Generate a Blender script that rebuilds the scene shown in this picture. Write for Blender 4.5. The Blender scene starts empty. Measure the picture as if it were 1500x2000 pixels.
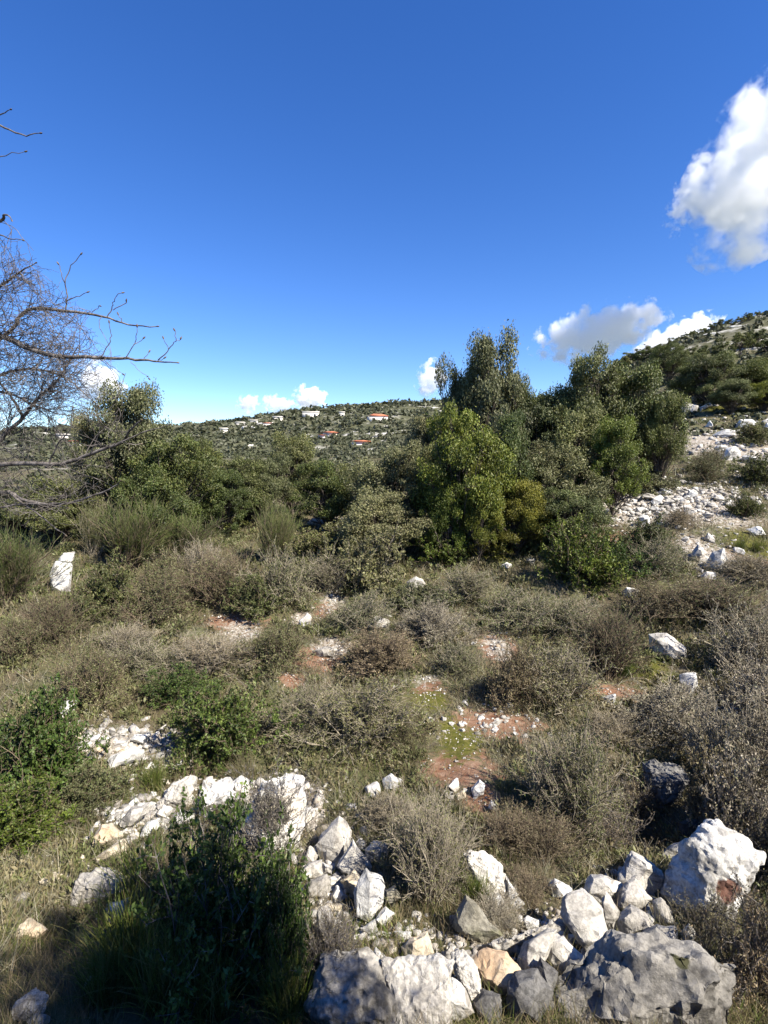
import bpy, bmesh, math, random
import numpy as np
from mathutils import Vector

# ------------------------------------------------------------------ camera
F = 1050.0                       # focal length in photo pixels (photo 1500 x 2000)
PITCH = math.atan(100.0 / F)     # eye level lies at photo row 900
SP, CP = math.sin(PITCH), math.cos(PITCH)
scene = bpy.context.scene
col = scene.collection
cam_d = bpy.data.cameras.new('camera')
cam_d.sensor_fit = 'VERTICAL'
cam_d.sensor_height = 24.0
cam_d.lens = 24.0 * F / 2000.0
cam_d.clip_start = 0.05
cam_d.clip_end = 20000
cam = bpy.data.objects.new('camera', cam_d)
col.objects.link(cam)
cam.rotation_euler = (math.pi / 2 - PITCH, 0, 0)
scene.camera = cam

# ------------------------------------------------------------------ sky, sun, exposure
SUN_EL = math.radians(45)
SUN_AZ = math.radians(128)       # clockwise from the view direction (+Y)
wd = bpy.data.worlds.new('World')
scene.world = wd
wd.use_nodes = True
wn = wd.node_tree.nodes
sky = wn.new('ShaderNodeTexSky')
sky.sky_type = 'NISHITA'
sky.sun_disc = False
sky.sun_elevation = SUN_EL
sky.sun_rotation = SUN_AZ
sky.altitude = 1200
sky.air_density = 1.0
sky.dust_density = 0.0
sky.ozone_density = 3.2
hs = wn.new('ShaderNodeHueSaturation')
hs.inputs['Saturation'].default_value = 1.28
hs.inputs['Hue'].default_value = 0.514
wd.node_tree.links.new(sky.outputs[0], hs.inputs['Color'])
wd.node_tree.links.new(hs.outputs[0], wn['Background'].inputs[0])
wn['Background'].inputs[1].default_value = 0.087
sun_d = bpy.data.lights.new('sun', 'SUN')
sun_d.energy = 5.0
sun_d.angle = math.radians(0.5)
sun_d.color = (1.0, 0.93, 0.81)
sun = bpy.data.objects.new('sun', sun_d)
col.objects.link(sun)
SUN_DIR = Vector((math.sin(SUN_AZ) * math.cos(SUN_EL), math.cos(SUN_AZ) * math.cos(SUN_EL), math.sin(SUN_EL)))
sun.rotation_euler = SUN_DIR.to_track_quat('Z', 'Y').to_euler()
scene.view_settings.view_transform = 'Standard'
scene.view_settings.look = 'None'
scene.view_settings.gamma = 1
scene.view_settings.exposure = 1.35
scene.cycles.volume_bounces = 16
scene.cycles.max_bounces = 18
scene.cycles.diffuse_bounces = 3
scene.cycles.transparent_max_bounces = 8
scene.cycles.use_denoising = True
scene.cycles.volume_step_rate = 1.0

rng = np.random.default_rng(7)
random.seed(7)

# ------------------------------------------------------------------ noise
def _hash(ix, iy, iz, s):
    h = (ix * 374761393 + iy * 668265263 + iz * 2147483647 + s * 1274126177) & 0xFFFFFFFF
    h = ((h ^ (h >> 13)) * 1274126177) & 0xFFFFFFFF
    h = h ^ (h >> 16)
    return (h & 0xFFFF) / 32767.5 - 1.0

def vnoise(P, s=0):
    P = np.asarray(P, float)
    i = np.floor(P).astype(np.int64); f = P - i
    f = f * f * (3 - 2 * f)
    x, y, z = i[..., 0], i[..., 1], i[..., 2]
    fx, fy, fz = f[..., 0], f[..., 1], f[..., 2]
    r = 0
    for dx in (0, 1):
        for dy in (0, 1):
            for dz in (0, 1):
                w = (fx if dx else 1 - fx) * (fy if dy else 1 - fy) * (fz if dz else 1 - fz)
                r = r + w * _hash(x + dx, y + dy, z + dz, s)
    return r

def fbm(P, o=4, s=0):
    P = np.asarray(P, float); a, r = 1.0, 0
    for k in range(o):
        r = r + a * vnoise(P * 2 ** k + 17.3 * k, s + k); a *= 0.5
    return r

# ------------------------------------------------------------------ mesh helpers
def np_mesh(name, V, Fc, smooth=False):
    """V (n,3), Fc list of (m,k) int arrays"""
    V = np.ascontiguousarray(V, dtype=np.float32)
    if not isinstance(Fc, (list, tuple)): Fc = [Fc]
    Fc = [np.asarray(f, dtype=np.int32) for f in Fc if len(f)]
    me = bpy.data.meshes.new(name)
    me.vertices.add(len(V)); me.vertices.foreach_set('co', V.ravel())
    tot = sum(f.size for f in Fc); n = sum(len(f) for f in Fc)
    me.loops.add(tot); me.polygons.add(n)
    me.loops.foreach_set('vertex_index', np.concatenate([f.ravel() for f in Fc]))
    sz = np.concatenate([np.full(len(f), f.shape[1], np.int32) for f in Fc])
    st = np.concatenate([[0], np.cumsum(sz)[:-1]]).astype(np.int32)
    me.polygons.foreach_set('loop_start', st)
    me.polygons.foreach_set('loop_total', sz)
    if smooth: me.polygons.foreach_set('use_smooth', np.ones(n, dtype=bool))
    me.update(calc_edges=True)
    return me

def link(name, me, mat=None, parent=None):
    o = bpy.data.objects.new(name, me)
    col.objects.link(o)
    if mat is not None and me is not None:
        if len(me.materials) == 0: me.materials.append(None)
        o.material_slots[0].link = 'OBJECT'
        o.material_slots[0].material = mat
    if parent is not None: o.parent = parent
    return o

def tag(o, label=None, cat=None, group=None, kind=None):
    if label: o['label'] = label
    if cat: o['category'] = cat
    if group: o['group'] = group
    if kind: o['kind'] = kind
    return o

def merge(parts):
    """list of (V, [F...]) -> V, F lists"""
    Vs, Fs, n = [], {}, 0
    for V, fl in parts:
        for f in fl:
            f = np.asarray(f)
            if len(f): Fs.setdefault(f.shape[1], []).append(f + n)
        Vs.append(V); n += len(V)
    return np.concatenate(Vs), [np.concatenate(v) for v in Fs.values()]

def unit(v):
    return v / np.maximum(np.linalg.norm(v, axis=-1, keepdims=True), 1e-9)

def tubes(P, R, sides=3):
    """P (N,K,3) polylines, R (N,K) radii -> V, [quads]"""
    N, K, _ = P.shape
    T = np.zeros_like(P); T[:, 1:-1] = P[:, 2:] - P[:, :-2]; T[:, 0] = P[:, 1] - P[:, 0]; T[:, -1] = P[:, -1] - P[:, -2]
    T = unit(T)
    ref = np.where(np.abs(T[:, :1, 2:3]) > .8, np.array([1., .3, 0]), np.array([0, .2, 1.]))
    A = unit(np.cross(T, np.broadcast_to(ref, T.shape))); B = np.cross(T, A)
    a = np.arange(sides) * 2 * math.pi / sides
    V = P[:, :, None] + R[:, :, None, None] * (np.cos(a)[None, None, :, None] * A[:, :, None] + np.sin(a)[None, None, :, None] * B[:, :, None])
    idx = np.arange(N * K * sides).reshape(N, K, sides)
    q = np.stack([idx[:, :-1], np.roll(idx[:, :-1], -1, 2), np.roll(idx[:, 1:], -1, 2), idx[:, 1:]], -1).reshape(-1, 4)
    return V.reshape(-1, 3), [q]

def polyline(base, dirn, length, K, wob, r, up=0.0):
    """vectorised crooked shoots; base (N,3), dirn (N,3), length (N,)"""
    N = len(base)
    P = np.zeros((N, K, 3)); P[:, 0] = base
    d = unit(dirn)
    for k in range(1, K):
        d = unit(d + r.normal(0, wob, (N, 3)) + np.array([0, 0, up]))
        P[:, k] = P[:, k - 1] + d * (length / (K - 1))[:, None]
    return P

def children(P, m, r, tmin=.25, tmax=1.0):
    """m random points on each polyline -> base, tangent, t, parent index"""
    N, K, _ = P.shape
    t = r.uniform(tmin, tmax, (N, m)) * (K - 1)
    i = np.clip(t.astype(int), 0, K - 2); f = (t - i)[..., None]
    n = np.arange(N)[:, None]
    b = P[n, i] * (1 - f) + P[n, i + 1] * f
    tg = unit(P[n, i + 1] - P[n, i])
    return b.reshape(-1, 3), tg.reshape(-1, 3), (t / (K - 1)).ravel(), np.repeat(np.arange(N), m)

def leaves(C, U, Nn, L, W, fold=.25):
    """rhombic folded leaves; C centres, U axes, Nn normals"""
    U = unit(U); V = unit(np.cross(Nn, U)); Nn = np.cross(U, V)
    L = np.broadcast_to(L, (len(C),))[:, None]; W = np.broadcast_to(W, (len(C),))[:, None]
    a = C - U * L; b = C + V * W + Nn * W * fold; c = C + U * L; d = C - V * W + Nn * W * fold
    X = np.stack([a, b, c, d], 1).reshape(-1, 3)
    i = np.arange(len(C))[:, None] * 4
    return X, [np.concatenate([np.concatenate([i, i + 1, i + 2], 1), np.concatenate([i, i + 2, i + 3], 1)])]

def rdir(r, n): return unit(r.normal(0, 1, (n, 3)))

# ------------------------------------------------------------------ materials
def newmat(name):
    m = bpy.data.materials.new(name); m.use_nodes = True
    nt = m.node_tree; b = nt.nodes['Principled BSDF']
    return m, nt, nt.nodes, nt.links, b

def ramp(nodes, stops):
    r = nodes.new('ShaderNodeValToRGB'); e = r.color_ramp.elements
    while len(e) < len(stops): e.new(0.5)
    for k, (p, c) in enumerate(stops):
        e[k].position = p; e[k].color = (*c, 1) if len(c) == 3 else c
    return r

def leaf_mat(name, cols, trans=.25, rough=.55, spec=.35):
    m, nt, nd, lk, b = newmat(name)
    g = nd.new('ShaderNodeNewGeometry')
    n = len(cols)
    r = ramp(nd, [(k / (n - 1), c) for k, c in enumerate(cols)])
    lk.new(g.outputs['Random Per Island'], r.inputs[0])
    tc = nd.new('ShaderNodeTexCoord'); nz = nd.new('ShaderNodeTexNoise')
    nz.inputs['Scale'].default_value = 2.3; nz.inputs['Detail'].default_value = 2
    lk.new(tc.outputs['Object'], nz.inputs['Vector'])
    mr = nd.new('ShaderNodeMapRange'); mr.inputs[1].default_value = .3; mr.inputs[2].default_value = .7
    mr.inputs[3].default_value = .55; mr.inputs[4].default_value = 1.45
    lk.new(nz.outputs[0], mr.inputs[0])
    mu = nd.new('ShaderNodeVectorMath'); mu.operation = 'SCALE'
    lk.new(r.outputs[0], mu.inputs[0]); lk.new(mr.outputs[0], mu.inputs['Scale'])
    oi = nd.new('ShaderNodeObjectInfo'); hv = nd.new('ShaderNodeHueSaturation')
    m1 = nd.new('ShaderNodeMapRange'); m1.inputs[3].default_value = .478; m1.inputs[4].default_value = .516
    lk.new(oi.outputs['Random'], m1.inputs[0]); lk.new(m1.outputs[0], hv.inputs['Hue'])
    m2 = nd.new('ShaderNodeMapRange'); m2.inputs[3].default_value = 1.25; m2.inputs[4].default_value = .8
    lk.new(oi.outputs['Random'], m2.inputs[0]); lk.new(m2.outputs[0], hv.inputs['Value'])
    lk.new(mu.outputs[0], hv.inputs['Color'])
    lk.new(hv.outputs[0], b.inputs['Base Color'])
    b.inputs['Roughness'].default_value = rough
    b.inputs['Specular IOR Level'].default_value = spec
    t = nd.new('ShaderNodeBsdfTranslucent'); lk.new(hv.outputs[0], t.inputs[0])
    mx = nd.new('ShaderNodeMixShader'); mx.inputs[0].default_value = trans
    lk.new(b.outputs[0], mx.inputs[1]); lk.new(t.outputs[0], mx.inputs[2])
    lk.new(mx.outputs[0], nd['Material Output'].inputs[0])
    return m

def bark_mat(name, c1, c2, sc=30):
    m, nt, nd, lk, b = newmat(name)
    tc = nd.new('ShaderNodeTexCoord'); nz = nd.new('ShaderNodeTexNoise')
    nz.inputs['Scale'].default_value = sc; nz.inputs['Detail'].default_value = 5
    lk.new(tc.outputs['Object'], nz.inputs['Vector'])
    r = ramp(nd, [(.35, c1), (.65, c2)]); lk.new(nz.outputs[0], r.inputs[0])
    lk.new(r.outputs[0], b.inputs['Base Color']); b.inputs['Roughness'].default_value = .85
    b.inputs['Specular IOR Level'].default_value = .2
    bp = nd.new('ShaderNodeBump'); bp.inputs['Strength'].default_value = .5; bp.inputs['Distance'].default_value = .01
    lk.new(nz.outputs[0], bp.inputs['Height']); lk.new(bp.outputs[0], b.inputs['Normal'])
    return m

def rock_mat(name, light, mid, dark, pits=.5, stain=None, stain_amt=.3, moss=0.0, sc=1.0, spot=None, island=False):
    m, nt, nd, lk, b = newmat(name)
    tc = nd.new('ShaderNodeTexCoord'); oi = nd.new('ShaderNodeObjectInfo')
    off = nd.new('ShaderNodeVectorMath'); off.operation = 'SCALE'
    ov = nd.new('ShaderNodeCombineXYZ')
    for k in range(3): lk.new(oi.outputs['Random'], ov.inputs[k])
    lk.new(ov.outputs[0], off.inputs[0]); off.inputs['Scale'].default_value = 40
    ad = nd.new('ShaderNodeVectorMath'); lk.new(tc.outputs['Object'], ad.inputs[0]); lk.new(off.outputs[0], ad.inputs[1])
    def noise(s, d, rgh=.55):
        n = nd.new('ShaderNodeTexNoise'); n.inputs['Scale'].default_value = s * sc; n.inputs['Detail'].default_value = d
        n.inputs['Roughness'].default_value = rgh; lk.new(ad.outputs[0], n.inputs['Vector']); return n
    n1 = noise(3.0, 6, .62)
    r1 = ramp(nd, [(.33, dark), (.47, mid), (.64, light)]); lk.new(n1.outputs[0], r1.inputs[0])
    # fine lichen speckle
    n2 = noise(38, 3, .6)
    r2 = ramp(nd, [(.40, (.45, .45, .45)), (.55, (1, 1, 1))]); lk.new(n2.outputs[0], r2.inputs[0])
    mx = nd.new('ShaderNodeMix'); mx.data_type = 'RGBA'; mx.blend_type = 'MULTIPLY'; mx.inputs[0].default_value = pits
    lk.new(r1.outputs[0], mx.inputs[6]); lk.new(r2.outputs[0], mx.inputs[7])
    out = mx.outputs[2]
    # dark cracks
    wv = nd.new('ShaderNodeTexVoronoi'); wv.feature = 'DISTANCE_TO_EDGE'; wv.inputs['Scale'].default_value = 3.2 * sc
    dm = nd.new('ShaderNodeVectorMath'); dm.operation = 'MULTIPLY_ADD'
    n3 = noise(5, 3); lk.new(n3.outputs['Color'], dm.inputs[0]); dm.inputs[1].default_value = (.5, .5, .5); lk.new(ad.outputs[0], dm.inputs[2])
    lk.new(dm.outputs[0], wv.inputs['Vector'])
    mp = nd.new('ShaderNodeMapping'); mp.inputs['Scale'].default_value = (1.6, 2.2, 9.0); mp.inputs['Rotation'].default_value = (.5, .35, 0); lk.new(ad.outputs[0], mp.inputs[0])
    ns = nd.new('ShaderNodeTexNoise'); ns.inputs['Scale'].default_value = 1.6 * sc; ns.inputs['Detail'].default_value = 5; lk.new(mp.outputs[0], ns.inputs['Vector'])
    rc = ramp(nd, [(.34, (.34, .33, .32)), (.42, (1, 1, 1))]); lk.new(ns.outputs[0], rc.inputs[0])
    mc = nd.new('ShaderNodeMix'); mc.data_type = 'RGBA'; mc.blend_type = 'MULTIPLY'; mc.inputs[0].default_value = .7
    lk.new(out, mc.inputs[6]); lk.new(rc.outputs[0], mc.inputs[7]); out = mc.outputs[2]
    if stain:
        n4 = noise(2.2, 3); r4 = ramp(nd, [(.52, (0, 0, 0)), (.66, (1, 1, 1))]); lk.new(n4.outputs[0], r4.inputs[0])
        ms = nd.new('ShaderNodeMath'); ms.operation = 'MULTIPLY'; ms.inputs[1].default_value = stain_amt; lk.new(r4.outputs[0], ms.inputs[0])
        m4 = nd.new('ShaderNodeMix'); m4.data_type = 'RGBA'; lk.new(ms.outputs[0], m4.inputs[0]); lk.new(out, m4.inputs[6])
        m4.inputs[7].default_value = (*stain, 1); out = m4.outputs[2]
    if spot:
        x_, y_, z_, rr_, sc_ = spot
        sb = nd.new('ShaderNodeVectorMath'); sb.operation = 'DISTANCE'; lk.new(tc.outputs['Object'], sb.inputs[0]); sb.inputs[1].default_value = (x_, y_, z_)
        n5 = noise(9, 4); k5 = nd.new('ShaderNodeMath'); k5.operation = 'MULTIPLY_ADD'; lk.new(n5.outputs[0], k5.inputs[0]); k5.inputs[1].default_value = rr_ * 1.4; lk.new(sb.outputs['Value'], k5.inputs[2])
        m5 = nd.new('ShaderNodeMapRange'); m5.inputs[1].default_value = rr_ * 1.55; m5.inputs[2].default_value = rr_ * 1.75; m5.inputs[3].default_value = .92; m5.inputs[4].default_value = 0; lk.new(k5.outputs[0], m5.inputs[0])
        x5 = nd.new('ShaderNodeMix'); x5.data_type = 'RGBA'; lk.new(m5.outputs[0], x5.inputs[0]); lk.new(out, x5.inputs[6]); x5.inputs[7].default_value = (*sc_, 1); out = x5.outputs[2]
    hv = nd.new('ShaderNodeHueSaturation'); lk.new(out, hv.inputs['Color'])
    mv = nd.new('ShaderNodeMapRange'); mv.inputs[3].default_value = .82; mv.inputs[4].default_value = 1.12
    if island:
        gi = nd.new('ShaderNodeNewGeometry'); lk.new(gi.outputs['Random Per Island'], mv.inputs[0]); mv.inputs[3].default_value = .45
    else: lk.new(oi.outputs['Random'], mv.inputs[0])
    lk.new(mv.outputs[0], hv.inputs['Value'])
    lk.new(hv.outputs[0], b.inputs['Base Color'])
    b.inputs['Roughness'].default_value = .9; b.inputs['Specular IOR Level'].default_value = .15
    nb = noise(14, 8, .7)
    hsum = nd.new('ShaderNodeMath'); hsum.operation = 'MULTIPLY_ADD'
    cl = nd.new('ShaderNodeMath'); cl.operation = 'MINIMUM'; cl.inputs[1].default_value = .42; lk.new(ns.outputs[0], cl.inputs[0])
    lk.new(cl.outputs[0], hsum.inputs[0]); hsum.inputs[1].default_value = 2.5; lk.new(nb.outputs[0], hsum.inputs[2])
    bp = nd.new('ShaderNodeBump'); bp.inputs['Strength'].default_value = .85; bp.inputs['Distance'].default_value = .025
    lk.new(hsum.outputs[0], bp.inputs['Height']); lk.new(bp.outputs[0], b.inputs['Normal'])
    return m

def flat_mat(name, c, rough=.8, var=.15, sc=6):
    m, nt, nd, lk, b = newmat(name)
    tc = nd.new('ShaderNodeTexCoord'); nz = nd.new('ShaderNodeTexNoise'); nz.inputs['Scale'].default_value = sc; nz.inputs['Detail'].default_value = 4
    lk.new(tc.outputs['Object'], nz.inputs['Vector'])
    r = ramp(nd, [(.3, tuple(x * (1 - var) for x in c)), (.7, tuple(min(1, x * (1 + var)) for x in c))])
    lk.new(nz.outputs[0], r.inputs[0]); lk.new(r.outputs[0], b.inputs['Base Color']); b.inputs['Roughness'].default_value = rough
    return m

M = {}
M['oak_dark'] = leaf_mat('oak_dark', [(.032, .046, .011), (.06, .082, .018), (.095, .115, .027), (.13, .13, .045)])
M['oak_olive'] = leaf_mat('oak_olive', [(.05, .062, .018), (.085, .102, .03), (.12, .135, .042), (.17, .165, .075)])
M['oak_bright'] = leaf_mat('oak_bright', [(.045, .066, .009), (.09, .125, .015), (.13, .16, .022), (.17, .18, .04)], .3)
M['oak_grey'] = leaf_mat('oak_grey', [(.06, .07, .028), (.10, .11, .043), (.14, .145, .062), (.19, .18, .095)])
M['leaf_yellow'] = leaf_mat('leaf_yellow', [(.08, .085, .014), (.14, .145, .02), (.19, .18, .03)], .3)
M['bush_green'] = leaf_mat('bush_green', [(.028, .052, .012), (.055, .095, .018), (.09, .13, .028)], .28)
M['scrub_olive'] = leaf_mat('scrub_olive', [(.09, .092, .038), (.135, .135, .055), (.125, .15, .05), (.20, .18, .10)])
M['scrub_brown'] = leaf_mat('scrub_brown', [(.10, .082, .042), (.165, .135, .072), (.22, .18, .105), (.14, .14, .055)], .15)
M['scrub_grey'] = leaf_mat('scrub_grey', [(.13, .115, .08), (.19, .17, .12), (.26, .23, .17), (.16, .165, .085)], .12)
M['broom'] = leaf_mat('broom', [(.05, .075, .02), (.085, .12, .03), (.12, .15, .045), (.17, .16, .08)], .15)
M['straw'] = leaf_mat('straw', [(.14, .11, .06), (.22, .18, .105), (.10, .11, .035), (.17, .14, .09)], .25)
M['grass'] = leaf_mat('grass', [(.04, .065, .012), (.07, .11, .018), (.12, .15, .03), (.19, .17, .07)], .3)
M['bush_green_alias'] = M['bush_green']  # second key for the same leaf colours as bush_green
M['twig_brown'] = bark_mat('twig_brown', (.07, .053, .036), (.18, .14, .095))
M['twig_grey'] = bark_mat('twig_grey', (.15, .13, .095), (.33, .285, .215))
M['twig_dark'] = bark_mat('twig_dark', (.05, .042, .038), (.19, .17, .155), 18)
M['bark'] = bark_mat('bark', (.05, .04, .032), (.12, .10, .085), 12)
M['lime'] = rock_mat('lime', (.56, .53, .475), (.43, .405, .36), (.19, .175, .155), .5)
M['lime_white'] = rock_mat('lime_white', (.66, .65, .62), (.54, .53, .50), (.27, .26, .25), .35, (.42, .33, .22), .35)
M['lime_warm'] = rock_mat('lime_warm', (.62, .55, .43), (.50, .43, .32), (.24, .20, .15), .35, (.40, .22, .10), .5)
M['lime_grey'] = rock_mat('lime_grey', (.43, .405, .36), (.31, .29, .26), (.12, .11, .095), .55)
M['lime_mossy'] = rock_mat('lime_mossy', (.36, .34, .28), (.24, .22, .17), (.09, .085, .06), .6, (.12, .13, .02), .8)
M['lime_shaded'] = rock_mat('lime_shaded', (.17, .165, .155), (.115, .11, .105), (.045, .043, .04), .6)  # limestone copy with shade put into its colour
M['lime_rust'] = M['lime']

# ------------------------------------------------------------------ ground shape
def ray(px, py):
    cx, cy = (px - 750.0) / F, (1000.0 - py) / F
    return np.array([cx, CP + cy * SP, -SP + cy * CP])

ctrl = []
def cp(px, py, y):
    d = ray(px, py); p = d * (y / d[1]); ctrl.append(p)
for px, rows in {
    -150: [(1950, 2.7), (1700, 4.5), (1500, 6.2), (1300, 9), (1150, 13), (1050, 18), (950, 30), (890, 60), (855, 140), (848, 300)],
    60: [(1980, 2.8), (1850, 3.5), (1700, 4.6), (1500, 6.3), (1300, 9), (1150, 12.6), (1050, 17), (960, 27), (890, 60), (858, 140), (846, 300)],
    250: [(1980, 2.9), (1850, 3.6), (1700, 4.6), (1500, 6.5), (1300, 9.2), (1150, 13), (1050, 17.5), (960, 27), (890, 60), (856, 140), (842, 300)],
    430: [(1980, 3.0), (1850, 3.7), (1700, 4.7), (1500, 6.6), (1300, 9.4), (1150, 13), (1050, 17.5), (960, 27), (900, 50), (860, 140), (833, 300)],
    560: [(2000, 2.95), (1850, 3.6), (1700, 4.6), (1500, 6.6), (1300, 9.4), (1150, 13), (1050, 17), (960, 27), (900, 50), (850, 150), (804, 320)],
    750: [(2000, 2.9), (1850, 3.6), (1700, 4.6), (1550, 5.9), (1400, 7.8), (1300, 9.4), (1200, 11.5), (1150, 13), (1080, 16), (1000, 22), (930, 36), (860, 110), (790, 330)],
    900: [(2000, 2.9), (1850, 3.5), (1700, 4.6), (1550, 5.9), (1400, 7.8), (1300, 9.4), (1200, 11.5), (1140, 13.2), (1070, 16), (1000, 21), (930, 34), (860, 90), (783, 320)],
    1050: [(2000, 2.9), (1850, 3.5), (1700, 4.6), (1550, 6), (1400, 7.8), (1300, 9.4), (1200, 11.3), (1120, 13.5), (1040, 17), (970, 22), (900, 34), (820, 70), (790, 110)],
    1200: [(2000, 2.9), (1850, 3.6), (1700, 4.7), (1550, 6.1), (1400, 7.8), (1300, 9.4), (1200, 11.2), (1110, 13.2), (1020, 16.5), (940, 22), (850, 34), (740, 75), (712, 90)],
    1330: [(2000, 2.9), (1850, 3.6), (1700, 4.7), (1550, 6.2), (1400, 7.8), (1300, 9.4), (1200, 11), (1110, 13), (1020, 15.5), (940, 20), (850, 27), (760, 38), (690, 66), (666, 84)],
    1480: [(2000, 3.0), (1850, 3.7), (1700, 4.8), (1550, 6.3), (1400, 7.8), (1300, 9.2), (1200, 10.8), (1110, 12.8), (1020, 15.5), (940, 19.5), (850, 26), (760, 36), (680, 56), (618, 80)],
    1680: [(1950, 3.2), (1700, 4.8), (1500, 6.6), (1300, 9), (1100, 12.8), (950, 18.5), (800, 30), (680, 50), (570, 78)],
}.items():
    for py, y in rows: cp(px, py, y)
def wp(deg, r, z):
    a = math.radians(deg); ctrl.append(np.array([r * math.sin(a), r * math.cos(a), z]))
# beyond the skylines and around the viewer
for a, e in ((-40, 6), (-30, 7), (-20, 8), (-10, 12), (0, 14), (8, 14)):
    wp(a, 600, e); wp(a, 1500, 0); wp(a, 4000, -20)
for a in (16, 22, 28, 34, 40, 48):
    wp(a, 125, 20 if a > 25 else 14); wp(a, 240, 12); wp(a, 700, 6); wp(a, 1500, 0); wp(a, 4000, -20)
for a in (60, 80, 100, 120, 140, 160, 180, -160, -140, -120, -100, -80, -60):
    hgt = 12 * math.cos(math.radians((a - 70) / 1.6)) if 0 < a else -1
    wp(a, .5, -1.65); wp(a, 1.6, -1.75 if abs(a) > 80 else -2.4); wp(a, 4, -2.0 if abs(a) > 100 else -3); wp(a, 12, -2 + .1 * hgt)
    wp(a, 40, -1 + .5 * hgt); wp(a, 150, hgt); wp(a, 600, 6); wp(a, 4000, -20)
for a in (-40, -20, 0, 20, 40):
    wp(a, .5, -1.65); wp(a, .95, -1.8); wp(a, 1.7, -2.75)
ctrl = np.array(ctrl)

def pol(x, y):
    r = np.hypot(x, y); return np.arctan2(x, y), r
ct, cr = pol(ctrl[:, 0], ctrl[:, 1])
cq = np.stack([np.cos(ct) * 2.2, np.sin(ct) * 2.2, 1.1 * np.log(cr + 1)], 1)
cv = ctrl[:, 2] / (cr + 3)
D = np.linalg.norm(cq[:, None] - cq[None], axis=2)
lam = np.linalg.solve(np.block([[D + 2e-4 * np.eye(len(cq)), np.ones((len(cq), 1))], [np.ones((1, len(cq))), np.zeros((1, 1))]]), np.append(cv, 0))

th = np.radians(np.concatenate([np.arange(-180, -60, 5), np.arange(-60, -44, 1.0), np.arange(-44, 44, .3), np.arange(44, 60, 1.0), np.arange(60, 180.1, 5)]))
rad = np.exp(np.arange(math.log(.4), math.log(4000), .028))
TH, RR = np.meshgrid(th, rad)
GX, GY = RR * np.sin(TH), RR * np.cos(TH)
q = np.stack([np.cos(TH) * 2.2, np.sin(TH) * 2.2, 1.1 * np.log(RR + 1)], -1).reshape(-1, 3)
GZ = np.zeros(len(q))
for k in range(0, len(q), 20000):
    GZ[k:k + 20000] = np.linalg.norm(q[k:k + 20000, None] - cq[None], axis=2) @ lam[:-1] + lam[-1]
GZ = GZ.reshape(TH.shape) * (RR + 3)
P3 = np.stack([GX, GY, 0 * GX], -1)
amp = np.clip(RR / 6, .25, 1) * np.where(np.abs(np.degrees(TH)) > 70, .3, 1)
GZ += amp * (.10 * fbm(P3 * .55, 4, 1) + .035 * fbm(P3 * 2.7, 3, 5))
GZ += np.clip((RR - 25) / 60, 0, 1) * (.8 * fbm(P3 * .09, 5, 9)) * np.clip(RR / 100, .3, 1.6)
GZ -= .7 * np.exp(-(((GX - 2.75) / .42) ** 2 + ((GY - 5.5) / .42) ** 2))     # the hollow behind the wall, deepened so that it holds shade
GZ[:, -1] = GZ[:, 0]

def G(x, y):
    x = np.asarray(x, float); y = np.asarray(y, float)
    t, r = pol(x, y)
    i = np.clip(np.searchsorted(th, t) - 1, 0, len(th) - 2)
    j = np.clip(np.searchsorted(rad, r) - 1, 0, len(rad) - 2)
    a = np.clip((t - th[i]) / (th[i + 1] - th[i]), 0, 1); b = np.clip((r - rad[j]) / (rad[j + 1] - rad[j]), 0, 1)
    return (GZ[j, i] * (1 - a) + GZ[j, i + 1] * a) * (1 - b) + (GZ[j + 1, i] * (1 - a) + GZ[j + 1, i + 1] * a) * b

_ys = np.exp(np.linspace(math.log(1.3), math.log(900), 900))
def hit(px, py):
    """first point of the ground seen through a photo pixel"""
    d = ray(px, py); p = d[None] * (_ys / d[1])[:, None]
    below = np.where(p[:, 2] < G(p[:, 0], p[:, 1]))[0]
    k = below[0] if len(below) else len(_ys) - 1
    return p[k]
def on_ground(px, y):
    cx = (px - 750) / F; z = -3.0
    for _ in range(4):
        x = cx * (y * CP - z * SP); z = float(G(x, y))
    return np.array([x, y, z])
def axis(p): return p[1] * CP - p[2] * SP          # distance along the optical axis
def ztop(px, py, y):
    d = ray(px, py); return d[2] * y / d[1]

# colour patches of the ground itself: moss, red earth, bare stones
def patch(lst, x, y):
    v = np.zeros_like(x)
    for px, py, w, h in lst:
        p = hit(px, py); s = axis(p) / F
        wy = np.linalg.norm(hit(px, py - h)[:2] - hit(px, py + h)[:2]) / 2
        v = np.maximum(v, np.exp(-(((x - p[0]) / (w * s)) ** 2 + ((y - p[1]) / wy) ** 2)))
    return v
MOSS = [(840, 1365, 50, 25), (900, 1455, 48, 40), (880, 1420, 26, 18), (1480, 1065, 60, 30), (1400, 800, 60, 15), (950, 1060, 60, 20), (1250, 1290, 40, 40)]
RED = [(905, 1500, 75, 45), (970, 1265, 45, 28), (1185, 1355, 70, 16), (960, 1415, 90, 30), (620, 1285, 50, 22), (570, 1330, 30, 15), (460, 1215, 60, 18), (835, 1350, 40, 15), (940, 1560, 40, 40), (640, 1190, 30, 20), (1180, 1050, 60, 15), (1470, 1095, 50, 14)]
PALE = [(650, 1180, 30, 20), (590, 1215, 25, 15), (470, 1240, 45, 25), (650, 1270, 40, 20), (1320, 985, 150, 42), (1225, 1000, 70, 28), (1430, 880, 85, 45), (1395, 1090, 55, 45), (650, 1025, 40, 15), (970, 1265, 30, 25), (250, 1460, 120, 35), (540, 1580, 90, 55), (1340, 800, 30, 20), (830, 1330, 35, 12)]
HEAP = [(660, 1700, 75, 95), (560, 1590, 90, 60), (420, 1560, 80, 45), (270, 1600, 70, 40), (220, 1460, 90, 28), (1130, 1820, 130, 70), (1250, 1760, 90, 60), (940, 1900, 120, 60)]
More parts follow.
